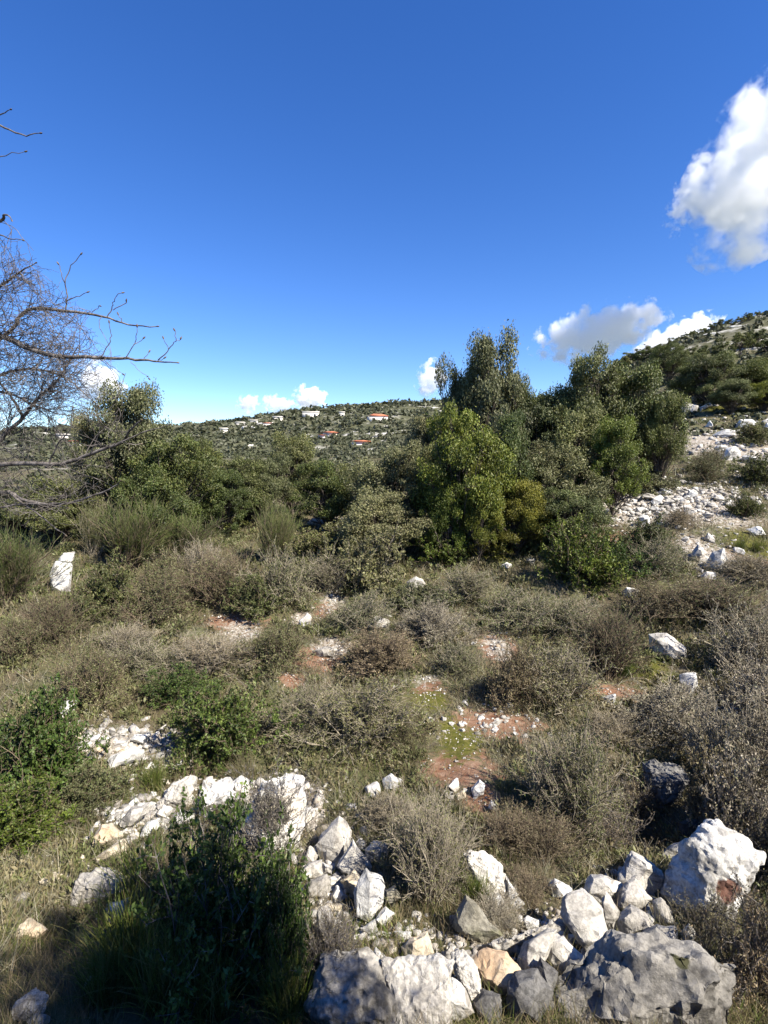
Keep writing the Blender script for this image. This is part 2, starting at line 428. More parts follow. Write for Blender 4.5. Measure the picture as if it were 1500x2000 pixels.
fx, fy = GX.ravel(), GY.ravel()
wn_ = .55 + .7 * fbm(np.stack([fx, fy, 0 * fx], -1) * 1.7, 3, 21)
a_moss = np.clip(patch(MOSS, fx, fy) * (1 + .8 * wn_) - .25, 0, 1)
a_red = np.clip(patch(RED, fx, fy) * (1 + .8 * wn_) - .2, 0, 1)
a_pale = np.clip(patch(PALE, fx, fy) * (.9 + .8 * wn_) - .25, 0, 1)
def bare(x, y):
    return np.maximum(np.maximum(patch(MOSS[:3], x, y), patch(RED, x, y)), .8 * patch(PALE + HEAP, x, y))

nr, nth = TH.shape
idx = np.arange(nr * nth).reshape(nr, nth)
gq = np.stack([idx[:-1, :-1], idx[:-1, 1:], idx[1:, 1:], idx[1:, :-1]], -1).reshape(-1, 4)[:, ::-1]
gm = np_mesh('ground', np.stack([GX, GY, GZ], -1).reshape(-1, 3), gq, True)
for nm, a in (('moss', a_moss), ('red', a_red), ('pale', a_pale)):
    at = gm.attributes.new(nm, 'FLOAT', 'POINT'); at.data.foreach_set('value', a.astype(np.float32))

def ground_mat():
    m, nt, nd, lk, b = newmat('ground_soil')
    tc = nd.new('ShaderNodeTexCoord')
    def noise(s, d, r=.6):
        n = nd.new('ShaderNodeTexNoise'); n.inputs['Scale'].default_value = s; n.inputs['Detail'].default_value = d
        n.inputs['Roughness'].default_value = r; lk.new(tc.outputs['Object'], n.inputs['Vector']); return n
    def mixc(f, a, c):
        x = nd.new('ShaderNodeMix'); x.data_type = 'RGBA'; lk.new(f, x.inputs[0])
        lk.new(a, x.inputs[6])
        if isinstance(c, tuple): x.inputs[7].default_value = (*c, 1)
        else: lk.new(c, x.inputs[7])
        return x.outputs[2]
    n1 = noise(1.3, 8, .7); r1 = ramp(nd, [(.3, (.055, .045, .028)), (.48, (.11, .092, .058)), (.58, (.085, .09, .04)), (.72, (.18, .155, .115))]); lk.new(n1.outputs[0], r1.inputs[0])
    c = r1.outputs[0]
    def attr(n):
        a = nd.new('ShaderNodeAttribute'); a.attribute_name = n
        e = noise({'red': 7.0, 'pale': 9.0, 'moss': 12.0}[n], 6, .75)
        k = nd.new('ShaderNodeMath'); k.operation = 'MULTIPLY_ADD'; lk.new(e.outputs[0], k.inputs[0]); k.inputs[1].default_value = 3.2; lk.new(a.outputs['Fac'], k.inputs[2])
        z = nd.new('ShaderNodeMapRange'); z.inputs[1].default_value = 1.8; z.inputs[2].default_value = 2.25; lk.new(k.outputs[0], z.inputs[0])
        y = nd.new('ShaderNodeMath'); y.operation = 'MULTIPLY'; y.use_clamp = True; lk.new(z.outputs[0], y.inputs[0])
        w = nd.new('ShaderNodeMapRange'); w.inputs[1].default_value = .02; w.inputs[2].default_value = .2; lk.new(a.outputs['Fac'], w.inputs[0]); lk.new(w.outputs[0], y.inputs[1])
        return y.outputs[0]
    nr_ = noise(9, 6, .7); rr = ramp(nd, [(.3, (.15, .065, .035)), (.55, (.205, .125, .083)), (.75, (.31, .22, .16))]); lk.new(nr_.outputs[0], rr.inputs[0])
    c = mixc(attr('red'), c, rr.outputs[0])
    npl = noise(11, 5, .7); rp = ramp(nd, [(.4, (.16, .12, .08)), (.55, (.34, .31, .27)), (.7, (.50, .48, .44))]); lk.new(npl.outputs[0], rp.inputs[0])
    c = mixc(attr('pale'), c, rp.outputs[0])
    nm_ = noise(14, 5, .7); rm = ramp(nd, [(.35, (.06, .065, .012)), (.55, (.10, .098, .022)), (.72, (.16, .135, .05))]); lk.new(nm_.outputs[0], rm.inputs[0])
    c = mixc(attr('moss'), c, rm.outputs[0])
    # far hillside: bare limestone showing between the scrub
    sp = nd.new('ShaderNodeSeparateXYZ'); lk.new(tc.outputs['Object'], sp.inputs[0])
    fr = nd.new('ShaderNodeMapRange'); fr.inputs[1].default_value = 24; fr.inputs[2].default_value = 45; lk.new(sp.outputs['Y'], fr.inputs[0])
    fo = nd.new('ShaderNodeMapRange'); fo.inputs[1].default_value = 40; fo.inputs[2].default_value = 75; fo.inputs[4].default_value = .85; lk.new(sp.outputs['Y'], fo.inputs[0])
    ng = noise(.22, 7, .7); rg = ramp(nd, [(.35, (.05, .055, .028)), (.58, (.08, .082, .045)), (.72, (.16, .15, .11))]); lk.new(ng.outputs[0], rg.inputs[0])
    c = mixc(fo.outputs[0], c, rg.outputs[0])
    nf = noise(.16, 9, .72); rf = ramp(nd, [(.54, (0, 0, 0)), (.60, (1, 1, 1))]); lk.new(nf.outputs[0], rf.inputs[0])
    nf2 = noise(.05, 4, .6); rf2 = ramp(nd, [(.45, (.08, .08, .08)), (.6, (1, 1, 1))]); lk.new(nf2.outputs[0], rf2.inputs[0])
    mm = nd.new('ShaderNodeMath'); mm.operation = 'MULTIPLY'; lk.new(rf.outputs[0], mm.inputs[0]); lk.new(rf2.outputs[0], mm.inputs[1])
    mm2 = nd.new('ShaderNodeMath'); mm2.operation = 'MULTIPLY'; lk.new(mm.outputs[0], mm2.inputs[0]); lk.new(fr.outputs[0], mm2.inputs[1])
    c = mixc(mm2.outputs[0], c, (.50, .48, .44))
    lk.new(c, b.inputs['Base Color']); b.inputs['Roughness'].default_value = .95; b.inputs['Specular IOR Level'].default_value = .1
    nb = noise(24, 8, .75); bp = nd.new('ShaderNodeBump'); bp.inputs['Strength'].default_value = .8; bp.inputs['Distance'].default_value = .03
    lk.new(nb.outputs[0], bp.inputs['Height']); lk.new(bp.outputs[0], b.inputs['Normal'])
    return m
go = link('ground', gm, ground_mat())
tag(go, 'stony scrub covered hillside ground with red earth patches', None, None, 'structure')

# ------------------------------------------------------------------ rocks
def rock_from_points(P, name, bev=.05, edge=None, amp=.04, seed=0, maxv=3500, cuts=0):
    """angular stone: convex hull, broken edges, rough faces. P in local metres"""
    bm = bmesh.new()
    for p in P: bm.verts.new(p)
    r = bmesh.ops.convex_hull(bm, input=bm.verts)
    junk = [e for e in r['geom_interior'] + r['geom_unused'] if isinstance(e, bmesh.types.BMVert)]
    if junk: bmesh.ops.delete(bm, geom=list(set(junk)), context='VERTS')
    rc_ = np.random.default_rng(seed + 5)
    for _ in range(cuts):
        nn = rdir(rc_, 1)[0]; nn[0] *= .45 if maxv > 5000 else 1; nn[1] = -abs(nn[1]); nn[2] = nn[2] * .6 + .25; nn = nn / np.linalg.norm(nn)
        ext = max(v.co.dot(Vector(nn)) for v in bm.verts)
        bmesh.ops.bisect_plane(bm, geom=bm.verts[:] + bm.edges[:] + bm.faces[:], plane_co=Vector(nn) * ext * rc_.uniform(.62, .88), plane_no=Vector(nn), clear_outer=True)
        q2 = [v.co.copy() for v in bm.verts]; bm.clear()
        for p in q2: bm.verts.new(p)
        r = bmesh.ops.convex_hull(bm, input=bm.verts)
        junk = [e for e in r['geom_interior'] + r['geom_unused'] if isinstance(e, bmesh.types.BMVert)]
        if junk: bmesh.ops.delete(bm, geom=list(set(junk)), context='VERTS')
    bmesh.ops.dissolve_limit(bm, angle_limit=.22, verts=bm.verts, edges=bm.edges)
    size = max((max(v.co[k] for v in bm.verts) - min(v.co[k] for v in bm.verts)) for k in range(3))
    bmesh.ops.bevel(bm, geom=list(bm.edges), offset=bev * size, segments=2, profile=.6, affect='EDGES', clamp_overlap=True)
    bmesh.ops.triangulate(bm, faces=bm.faces)
    edge = edge or size / 20
    for _ in range(5):
        lg = [e for e in bm.edges if e.calc_length() > edge]
        if not lg or len(bm.verts) + len(lg) > maxv * 1.25: break
        bmesh.ops.subdivide_edges(bm, edges=lg, cuts=1)
        bmesh.ops.triangulate(bm, faces=bm.faces)
    bmesh.ops.remove_doubles(bm, verts=bm.verts, dist=size * .002)
    bm.normal_update()
    co = np.array([v.co[:] for v in bm.verts]); no = np.array([v.normal[:] for v in bm.verts])
    Q = co / size
    d = amp * size * ((.5 * fbm(Q * 13 + seed, 4, seed + 11) - .9 * np.clip(vnoise(Q * np.array([16., 16., 26.]) + seed, seed + 12) - .3, 0, 1) if maxv > 5000 else 0) + 1.0 * fbm(Q * 2.6 + seed * 3.1, 4, seed) - .8 * np.abs(fbm(Q * 5 + seed, 4, seed + 3)) + .35 - 1.1 * np.clip(vnoise(Q * np.array([9., 9., 14.]) + seed, seed + 8) - .38, 0, 1))
    # bedding grooves
    d += -amp * .5 * size * np.clip(np.sin((Q @ np.array([.4, .35, 1.0]) + .15 * fbm(Q * 2, 2, seed)) * 23) - .75, 0, 1) * 2
    co = co + no * d[:, None]
    for v, c in zip(bm.verts, co): v.co = c
    me = bpy.data.meshes.new(name); bm.to_mesh(me); bm.free()
    me.polygons.foreach_set('use_smooth', np.ones(len(me.polygons), dtype=bool))
    me.set_sharp_from_angle(angle=math.radians(26))
    return me

def hero_rock(name, outline, label, mat, thick=.75, lift=0.0, cat='rock', group=None, bev=.045, amp=.03, near=.55, depth=None):
    o = np.array(outline, float); o = o.mean(0) + (o - o.mean(0)) * (1.15 if name == 'rock' else 1.2)
    c = (o.min(0) + o.max(0)) / 2
    pb = hit(c[0], min(o[:, 1].max(), 1995)); pc = hit(c[0], c[1])
    y = depth if depth else pb[1] * near + pc[1] * (1 - near)
    d = ray(*c); ctr = d * (y / d[1])
    n = d / np.linalg.norm(d)                        # away from the viewer
    right = np.array([1., 0, 0]); right -= n * right.dot(n); right /= np.linalg.norm(right)
    up = np.cross(right, n)
    pts = []
    for q_ in o:
        e = ray(*q_); e = e * (ctr.dot(n) / e.dot(n)) - ctr
        pts.append((e.dot(right), e.dot(up)))
    pts = np.array(pts); w, h = np.ptp(pts[:, 0]), np.ptp(pts[:, 1])
    T = thick * math.sqrt(w * h)
    sd = abs(hash(label)) % 1000 if False else int(o.sum()) % 1000
    r = np.random.default_rng(sd)
    mid = pts.mean(0)
    L = []
    for q_ in pts: L.append(np.array([*q_, r.uniform(-.12, .12) * T]))
    for s, z in ((.62, -.5), (.55, .5)):
        for q_ in pts[::1]:
            k = s * r.uniform(.75, 1.25)
            L.append(np.array([*(mid + (q_ - mid) * k), z * T * r.uniform(.6, 1.0)]))
    L = np.array(L)
    W = L[:, :1] * right + L[:, 1:2] * up + L[:, 2:3] * n
    big = name != 'rock' and c[1] > 1450
    me = rock_from_points(W, name, bev=bev, amp=amp, seed=sd, cuts=5 if big else 3, edge=max(w, h) / (60 if big else 20 if c[1] > 1480 else 11), maxv=13000 if big else 1500 if c[1] > 1480 else 600)
    ob = link(name, me, M[mat])
    ob.location = ctr + np.array([0, 0, lift])
    tag(ob, label, cat, group)
    return ob

WALL = 'stones of the tumbled dry wall'
hero_rocks = [
 # --- tumbled wall, lower right
 ('boulder', [(1304,1740),(1312,1696),(1352,1656),(1380,1624),(1400,1624),(1460,1664),(1472,1676),(1452,1720),(1432,1772),(1412,1800),(1380,1796),(1340,1780),(1316,1760)], 'largest smooth white boulder with a rust red stain, lower right', 'lime_rust', .8),
 ('rock', [(1276,1684),(1300,1656),(1332,1644),(1356,1652),(1324,1676),(1300,1696)], 'small rounded grey rock tucked behind the white rust stained boulder', 'lime', .8),
 ('rock', [(1212,1720),(1228,1676),(1236,1668),(1268,1684),(1288,1700),(1290,1724),(1270,1748),(1240,1745)], 'peaked grey rock just left of the white rust stained boulder', 'lime', .8),
 ('rock', [(1144,1740),(1156,1712),(1180,1714),(1212,1728),(1204,1744),(1176,1768),(1148,1765)], 'low light grey rock behind the tall block of the tumbled wall', 'lime', .8),
 ('rock', [(1096,1768),(1104,1756),(1136,1740),(1172,1780),(1184,1844),(1144,1864),(1124,1828),(1096,1808)], 'tall grey block with pointed foot, middle of the tumbled wall', 'lime', .7),
 ('rock', [(1204,1748),(1220,1724),(1240,1720),(1268,1756),(1256,1780),(1220,1784),(1206,1770)], 'round brownish grey cobble topping the tumbled wall', 'lime_grey', .9),
 ('rock', [(1176,1760),(1184,1744),(1212,1788),(1196,1824),(1180,1808)], 'narrow upright stone splinter beside the round brownish cobble', 'lime', .8),
 ('rock', [(1278,1764),(1292,1756),(1304,1772),(1322,1808),(1300,1808),(1282,1800)], 'oval leaning stone in front of the white rust stained boulder', 'lime_grey', .8),
 ('rock', [(1204,1800),(1232,1772),(1260,1784),(1278,1808),(1244,1832),(1208,1836)], 'pitted grey stone below the round brownish cobble', 'lime_grey', .8),
 ('rock', [(1248,1828),(1284,1808),(1320,1812),(1334,1836),(1300,1860),(1260,1848)], 'flat grey stone above the moss spot of the huge rock', 'lime_grey', .8),
 ('boulder', [(1044,2000),(1092,1932),(1140,1876),(1204,1836),(1260,1840),(1340,1852),(1412,1888),(1452,1960),(1460,2030),(1040,2030)], 'huge pitted grey rock filling the bottom right corner', 'lime_grey', .6),
 ('rock', [(1068,1836),(1084,1824),(1100,1832),(1140,1876),(1124,1896),(1092,1904),(1072,1868)], 'smooth pale stone leaning left against the huge pitted rock', 'lime', .7),
 ('rock', [(1012,1876),(1028,1844),(1068,1820),(1084,1820),(1068,1848),(1060,1880),(1028,1904)], 'dark cornered grey stone under the long slab', 'lime_grey', .8),
 ('stone_slab', [(940,1848),(1000,1824),(1072,1804),(1086,1816),(1052,1832),(1016,1860),(968,1860)], 'long flat slab lying along the top of the wall', 'lime_grey', .8),
 ('rock', [(924,1872),(952,1856),(988,1864),(1020,1900),(1000,1932),(976,1940),(944,1916)], 'pale wedge stone with a yellowish face, wall centre', 'lime_warm', .7),
 ('stone_slab', [(885,1872),(907,1862),(925,1883),(944,1945),(938,1963),(922,1960),(896,1912)], 'long narrow slab leaning to the right beside the wide slab', 'lime', .9),
 ('rock', [(988,1960),(1008,1908),(1048,1896),(1080,1940),(1052,1992),(992,1992)], 'dark blue grey block in shade at the bottom edge', 'lime_shaded', .8),
 ('rock', [(1056,1872),(1088,1900),(1076,1948),(1048,1912)], 'thin dark stone wedged between two wall blocks', 'lime_shaded', .9),
 ('rock', [(925,1960),(944,1935),(975,1945),(985,1990),(950,2015)], 'shaded stone under the pale yellowish wedge', 'lime_shaded', .8),
 ('rock', [(868,1935),(882,1912),(905,1930),(922,1975),(890,1990),(870,1970)], 'ragged white stone between wide slab and leaning slab', 'lime_white', .8),
 ('stone_slab', [(605,1990),(640,1880),(690,1850),(727,1868),(765,1884),(772,2040),(600,2040)], 'broad grey slab in twig shadow at the bottom, left half', 'lime_grey', .45),
 ('stone_slab', [(762,1886),(793,1883),(830,1874),(878,1886),(874,1912),(862,1950),(868,2040),(764,2040)], 'wide upright slab with a bright top edge, bottom centre', 'lime_grey', .5),
 ('rock', [(625,1780),(643,1776),(661,1802),(683,1835),(683,1853),(647,1850),(621,1820)], 'grey stone half hidden by twigs above the broad slab', 'lime_grey', .8),
 ('rock', [(866,1860),(880,1850),(888,1862),(884,1880),(868,1876)], 'small round grey pebble stone on top of the wide slab', 'lime_grey', .9),
 ('rock', [(1020,1800),(1030,1790),(1050,1798),(1052,1812),(1030,1816)], 'little jagged white stone above the long flat slab', 'lime_white', .9),
 ('rock', [(1072,1730),(1084,1718),(1108,1728),(1126,1742),(1104,1756),(1080,1752)], 'small white stone behind the top of the tall block', 'lime_white', .9),
 ('rock', [(1330,1820),(1345,1806),(1360,1818),(1352,1842),(1335,1845)], 'cracked little stone right of the flat grey stone', 'lime', .9),
 # --- stone heap, centre
 ('rock', [(617,1655),(632,1630),(661,1602),(683,1626),(683,1655),(661,1688),(625,1674)], 'large pointed pale stone crowning the central heap', 'lime', .6),
 ('rock', [(661,1692),(689,1644),(724,1692),(713,1707),(687,1699),(676,1714)], 'smooth pale triangular stone in the central heap', 'lime', .6),
 ('rock', [(667,1721),(691,1699),(709,1721),(689,1754)], 'cream coloured diamond shaped stone in the central heap', 'lime_warm', .7),
 ('rock', [(693,1743),(716,1703),(742,1714),(757,1729),(749,1754),(727,1798),(694,1780)], 'big white squarish block with moss at its foot, central heap', 'lime_white', .6),
 ('rock', [(592,1736),(606,1718),(636,1710),(647,1740),(628,1754),(595,1754)], 'grey rounded stone at the left side of the central heap', 'lime_grey', .8),
 ('rock', [(639,1710),(665,1712),(665,1729),(643,1732)], 'small flat stone beside the cream diamond stone', 'lime', .9),
 ('rock', [(643,1762),(658,1732),(680,1751),(665,1765)], 'bright white chip below the cream diamond stone', 'lime_white', .9),
 ('rock', [(579,1707),(603,1685),(627,1681),(628,1707),(599,1721)], 'grey stone above the rounded one at the heap edge', 'lime_grey', .8),
 ('rock', [(592,1677),(606,1655),(621,1670),(614,1685),(595,1692)], 'light stone left below the crowning pointed stone', 'lime', .9),
 ('rock', [(628,1685),(650,1692),(647,1707),(632,1703)], 'small white stone under the crowning pointed stone', 'lime_white', .9),
 ('rock', [(731,1798),(753,1773),(771,1784),(746,1809)], 'white shard right below the squarish block', 'lime_white', .9),
 ('rock', [(704,1813),(731,1798),(738,1817),(720,1828)], 'white shard left below the squarish block', 'lime_white', .9),
 ('rock', [(786,1850),(808,1831),(832,1824),(843,1861),(830,1875),(793,1877)], 'cream yellow block standing just above the wide slab', 'lime_warm', .8),
 ('rock', [(727,1868),(735,1853),(760,1875),(749,1883)], 'white chip on the top edge of the broad slab', 'lime_white', .9),
 ('rock', [(770,1820),(808,1820),(804,1835),(782,1839)], 'flat white stone above the cream yellow block', 'lime_white', .9),
 ('rock', [(753,1740),(771,1732),(782,1754),(771,1773),(753,1762)], 'brown stone with yellow moss right of the squarish block', 'lime_mossy', .9),
 ('rock', [(640,1766),(672,1768),(676,1780),(650,1784),(612,1776)], 'thin warm stone at the lower left of the central heap', 'lime_warm', .9),
 ('rock', [(716,1660),(730,1645),(752,1650),(756,1672),(735,1682),(718,1676)], 'grey white stone half sunk in brush right of the heap', 'lime', .9),
 # --- standing rock in brush
 ('boulder', [(911,1674),(925,1668),(947,1670),(984,1699),(986,1743),(977,1758),(944,1747),(929,1721)], 'tall grey lichen covered rock standing in dry brush', 'lime', .7),
 ('rock', [(947,1754),(973,1747),(991,1776),(958,1780)], 'bright white foot stone under the tall lichen rock', 'lime_white', .9),
 ('rock', [(990,1714),(1028,1773),(1002,1776),(991,1758)], 'bright triangular splinter right of the tall lichen rock', 'lime_white', .8),
 ('rock', [(889,1802),(911,1754),(936,1787),(977,1824),(940,1839),(896,1820)], 'dull mossy rock in the brush below the tall lichen rock', 'lime_mossy', .7),
 # --- path stones
 ('rock', [(876,1536),(892,1519),(897,1538),(889,1548)], 'white triangular stone standing at the end of the red path', 'lime_white', .9),
 ('rock', [(923,1540),(936,1524),(950,1534),(945,1550),(926,1561)], 'white egg shaped stone right of the red path', 'lime_white', .9),
 ('rock', [(892,1551),(907,1543),(909,1558),(894,1563)], 'cream stone between the triangular and egg shaped stones', 'lime_warm', .9),
 ('rock', [(866,1545),(888,1547),(885,1561),(868,1561)], 'pale stone left under the triangular path stone', 'lime', .9),
 ('rock', [(714,1538),(735,1529),(746,1542),(735,1560),(718,1556)], 'round white stone, left of a pair in brown brush', 'lime_white', .9),
 ('rock', [(749,1523),(764,1514),(784,1525),(780,1546),(753,1543)], 'round white stone, right of a pair in brown brush', 'lime_white', .9),
 ('rock', [(953,1579),(960,1563),(970,1575),(964,1587)], 'small white stone below the egg shaped stone', 'lime_white', .9),
 ('rock', [(968,1632),(978,1618),(988,1630),(980,1642)], 'small pale stone low on the edge of the large dry shrub', 'lime', .9),
 # --- white outcrop left of the heap
 ('boulder', [(480,1600),(500,1540),(560,1513),(588,1530),(594,1580),(575,1650),(520,1662)], 'large sunlit white outcrop behind dark fine twigs', 'lime_white', .6),
 ('rock', [(588,1600),(596,1578),(622,1582),(616,1610),(600,1620)], 'white stone at the right foot of the sunlit outcrop', 'lime_white', .9),
 ('boulder', [(394,1572),(415,1535),(445,1524),(462,1560),(442,1604),(405,1602)], 'white outcrop left beside the large sunlit one', 'lime_white', .7),
 ('rock', [(452,1530),(472,1518),(492,1530),(482,1556),(460,1552)], 'white stone wedged between the two sunlit outcrops', 'lime_white', .9),
 ('boulder', [(314,1566),(336,1536),(370,1518),(372,1548),(356,1578),(328,1576)], 'tilted pale rock at the top of the left stone band', 'lime', .7),
 ('rock', [(234,1610),(256,1580),(300,1568),(290,1586),(248,1620)], 'long pale rock lying in grass left of the tilted one', 'lime', .8),
 ('rock', [(270,1638),(288,1607),(312,1598),(308,1617),(288,1634)], 'bright slanting rock below the long pale one', 'lime_white', .8),
 ('rock', [(306,1590),(320,1572),(338,1580),(322,1602)], 'small pale stone touching the tilted rock', 'lime', .9),
 ('rock', [(338,1600),(352,1585),(378,1590),(372,1612),(348,1616)], 'speckled white stone in front of the left white outcrop', 'lime_white', .9),
 # --- lower left
 ('rock', [(178,1642),(192,1615),(216,1612),(236,1632),(220,1646),(188,1654)], 'ochre yellow rounded stone, lower left', 'lime_warm', .9),
 ('rock', [(182,1678),(224,1648),(240,1639),(256,1656),(228,1673),(192,1684)], 'cream stone lying under the ochre rounded one', 'lime_warm', .8),
 ('rock', [(76,1722),(104,1705),(121,1708),(117,1725),(92,1732)], 'flat cream stone near the left edge in shade', 'lime_warm', .9),
 ('boulder', [(134,1762),(156,1715),(200,1700),(242,1715),(250,1733),(224,1750),(172,1766)], 'broad rounded grey rock at the rim of the shade, lower left', 'lime_grey', .8),
 ('rock', [(208,1766),(252,1757),(253,1781),(224,1802),(210,1796)], 'squarish white stone behind grass blades below the broad rock', 'lime_white', .9),
 ('rock', [(22,1832),(60,1792),(94,1816),(76,1834)], 'lone sharp pinkish white stone on dark ground, lower left', 'lime_warm', .8),
 ('rock', [(160,1926),(176,1908),(206,1896),(197,1917),(172,1932)], 'small grey sharp stone in the shaded grass, lower left', 'lime_grey', .9),
 ('boulder', [(18,1982),(40,1952),(68,1935),(88,1948),(82,1974),(40,1998)], 'dull grey rock at the bottom left corner', 'lime_grey', .8),
 ('rock', [(44,2004),(64,1980),(96,1986),(90,2014)], 'small dull stone in front of the corner rock', 'lime_grey', .9),
 ('rock', [(26,1758),(44,1741),(64,1748),(57,1762)], 'small grey stone at the left edge of the shade', 'lime_grey', .9),
 ('rock', [(232,1712),(244,1690),(258,1696),(252,1716)], 'brown stone at the right end of the broad rounded rock', 'lime_mossy', .9),
 ('rock', [(150,1686),(160,1670),(170,1676),(162,1692)], 'thin cream stone left of the cream pair', 'lime_warm', .9),
 # --- left row of white stones
 ('rock', [(208,1494),(220,1476),(256,1461),(278,1466),(273,1483),(232,1496),(212,1504)], 'biggest pale flat rock of the left stone row', 'lime_white', .8),
 ('rock', [(332,1500),(356,1483),(361,1495),(348,1508)], 'pale stone left beside the round green bush', 'lime_white', .9),
 ('rock', [(132,1442),(148,1425),(163,1428),(155,1446)], 'leftmost upright stone of the left stone row', 'lime_warm', .9),
 ('rock', [(140,1462),(156,1447),(178,1450),(164,1464)], 'flat white stone at the left end of the stone row', 'lime_white', .9),
 ('rock', [(188,1454),(204,1435),(217,1440),(208,1456)], 'upright pale stone in the middle of the left row', 'lime', .9),
 ('rock', [(221,1458),(228,1445),(249,1446),(245,1462)], 'white stone above the biggest flat rock of the row', 'lime_white', .9),
 ('rock', [(251,1446),(264,1435),(296,1436),(281,1454)], 'long white stone at the right end of the left row', 'lime_white', .9),
 ('rock', [(278,1502),(296,1489),(307,1500),(290,1508)], 'small pale stone right below the left stone row', 'lime_white', .9),
 ('rock', [(103,1386),(126,1371),(150,1369),(141,1395),(121,1405)], 'jagged white rock under the dark shrub on the left', 'lime_white', .9),
 ('rock', [(80,1444),(96,1430),(112,1440),(100,1456)], 'weathered stone left of the stone row', 'lime', .9),
 # --- cairn on the left
 ('rock', [(102,1161),(102,1127),(112,1102),(138,1104),(137,1120),(140,1138),(136,1161)], 'tall white base stone of the pillar on the left', 'lime_white', .7),
 ('rock', [(112,1103),(122,1081),(146,1075),(143,1095),(137,1107)], 'white cap stone balanced on the pillar on the left', 'lime_white', .8),
 # --- right middle
 ('boulder', [(1275,1274),(1271,1242),(1302,1240),(1326,1255),(1346,1275),(1320,1292),(1290,1286)], 'white slanted boulder alone among dry shrubs, right side', 'lime', .8),
 ('rock', [(1329,1320),(1356,1318),(1360,1338),(1344,1364),(1328,1352)], 'pale rock under the slanted boulder, right side', 'lime_white', .8),
 ('rock', [(1418,1387),(1434,1376),(1448,1392),(1437,1412)], 'small pale rock among grey twigs near the right edge', 'lime', .9),
 ('boulder', [(1260,1494),(1296,1490),(1334,1496),(1340,1530),(1320,1562),(1284,1577),(1271,1548)], 'dark shaded square block above the hollow', 'lime_shaded', .8),
 ('rock', [(1318,1608),(1360,1604),(1382,1625),(1340,1642),(1320,1632)], 'dark stone in the hollow under the square block', 'lime_shaded', .8),
 ('rock', [(1118,1363),(1138,1355),(1143,1364),(1125,1370)], 'white stone on the left of the small red earth bank', 'lime_white', .9),
 ('rock', [(1172,1363),(1200,1357),(1202,1374),(1176,1376)], 'white stone on the right of the small red earth bank', 'lime_white', .9),
 ('rock', [(1214,1160),(1224,1148),(1248,1150),(1244,1166),(1222,1168)], 'cracked white rock right of the bright green bush', 'lime_white', .9),
 ('rock', [(1232,1178),(1256,1168),(1276,1172),(1270,1184),(1240,1186)], 'flat white rock below the cracked one, right of centre', 'lime_white', .9),
 ('rock', [(797,1136),(812,1127),(829,1133),(830,1152),(798,1156)], 'pale domed stone standing beneath the middle trees', 'lime', .9),
 ('rock', [(709,1213),(738,1205),(760,1212),(754,1231),(716,1229)], 'grey domed stone in the middle of the dry scrub', 'lime_grey', .9),
 ('rock', [(613,1272),(634,1264),(656,1266),(652,1285),(618,1286)], 'grey flat stone on pale gravel in the middle', 'lime_grey', .9),
 ('rock', [(586,1212),(600,1200),(608,1206),(606,1220),(588,1229)], 'white slab on the small footpath in the middle', 'lime_white', .9),
 ('rock', [(976,1106),(990,1098),(1002,1104),(992,1112)], 'white stone in the dark gap left of the bright green bush', 'lime_white', .9),
 ('rock', [(1026,1096),(1036,1088),(1046,1094),(1040,1102)], 'second white stone in the dark gap, nearer the green bush', 'lime_white', .9),
 # --- under the trees
 ('rock', [(640,968),(650,955),(677,952),(675,976),(645,982)], 'white rock in a dark gap under the central left oaks', 'lime_white', .9),
 ('rock', [(640,984),(658,978),(664,992),(648,996)], 'little white rock right below the dark gap rock', 'lime_white', .9),
 ('rock', [(598,1026),(610,1012),(622,1016),(616,1030)], 'white rock at the left end of the small outcrop under oaks', 'lime_white', .9),
 ('rock', [(636,1024),(650,1012),(668,1018),(660,1030)], 'white rock in the middle of the small outcrop under oaks', 'lime_white', .9),
 ('rock', [(664,1026),(676,1014),(692,1018),(684,1032)], 'white rock at the right end of the small outcrop under oaks', 'lime_white', .9),
 ('rock', [(792,916),(810,907),(830,904),(829,920),(797,923)], 'grey ledge showing beside the bright oak', 'lime', .9),
 # --- right slope
 ('boulder', [(1353,777),(1364,764),(1380,767),(1379,777),(1358,784)], 'white rock topmost in the gap between slope oaks', 'lime_white', .9),
 ('boulder', [(1319,802),(1339,789),(1362,794),(1357,807),(1331,809)], 'layered grey white ledge in the gap between slope oaks', 'lime', .9),
 ('rock', [(1367,796),(1389,785),(1392,792),(1375,799)], 'slanting white rock right of the layered ledge', 'lime_white', .9),
 ('boulder', [(1439,836),(1446,820),(1471,820),(1478,828),(1466,838)], 'big white block highest on the right slope meadow', 'lime_white', .9),
 ('boulder', [(1396,850),(1416,840),(1441,840),(1436,850),(1411,856)], 'long flat white rock on the right slope', 'lime_white', .8),
 ('rock', [(1444,846),(1457,838),(1478,841),(1475,848),(1455,852)], 'flat white rock below the big block on the slope', 'lime_white', .9),
 ('rock', [(1377,835),(1386,822),(1394,825),(1392,836)], 'small upright white rock left of the long flat one', 'lime_white', .9),
 ('rock', [(1490,836),(1498,826),(1515,830),(1506,840)], 'white rock cut by the right edge of the picture', 'lime_white', .9),
 ('boulder', [(1406,898),(1422,878),(1438,871),(1443,889),(1430,900)], 'heaped cream white rock in the middle of the slope', 'lime_white', .9),
 ('boulder', [(1451,892),(1465,888),(1481,894),(1472,906),(1460,903)], 'white rock right of the heaped cream rock', 'lime_white', .9),
 ('boulder', [(1246,1012),(1256,1006),(1268,1012),(1270,1024),(1254,1028)], 'brightest white block in the scree below the slope', 'lime_white', .9),
 ('boulder', [(1458,1034),(1482,1028),(1494,1044),(1477,1047)], 'pointed white rock above the green grass patch', 'lime_white', .9),
 ('rock', [(1374,1053),(1383,1042),(1396,1054),(1386,1061)], 'small bright white rock above the dark gully', 'lime_white', .9),
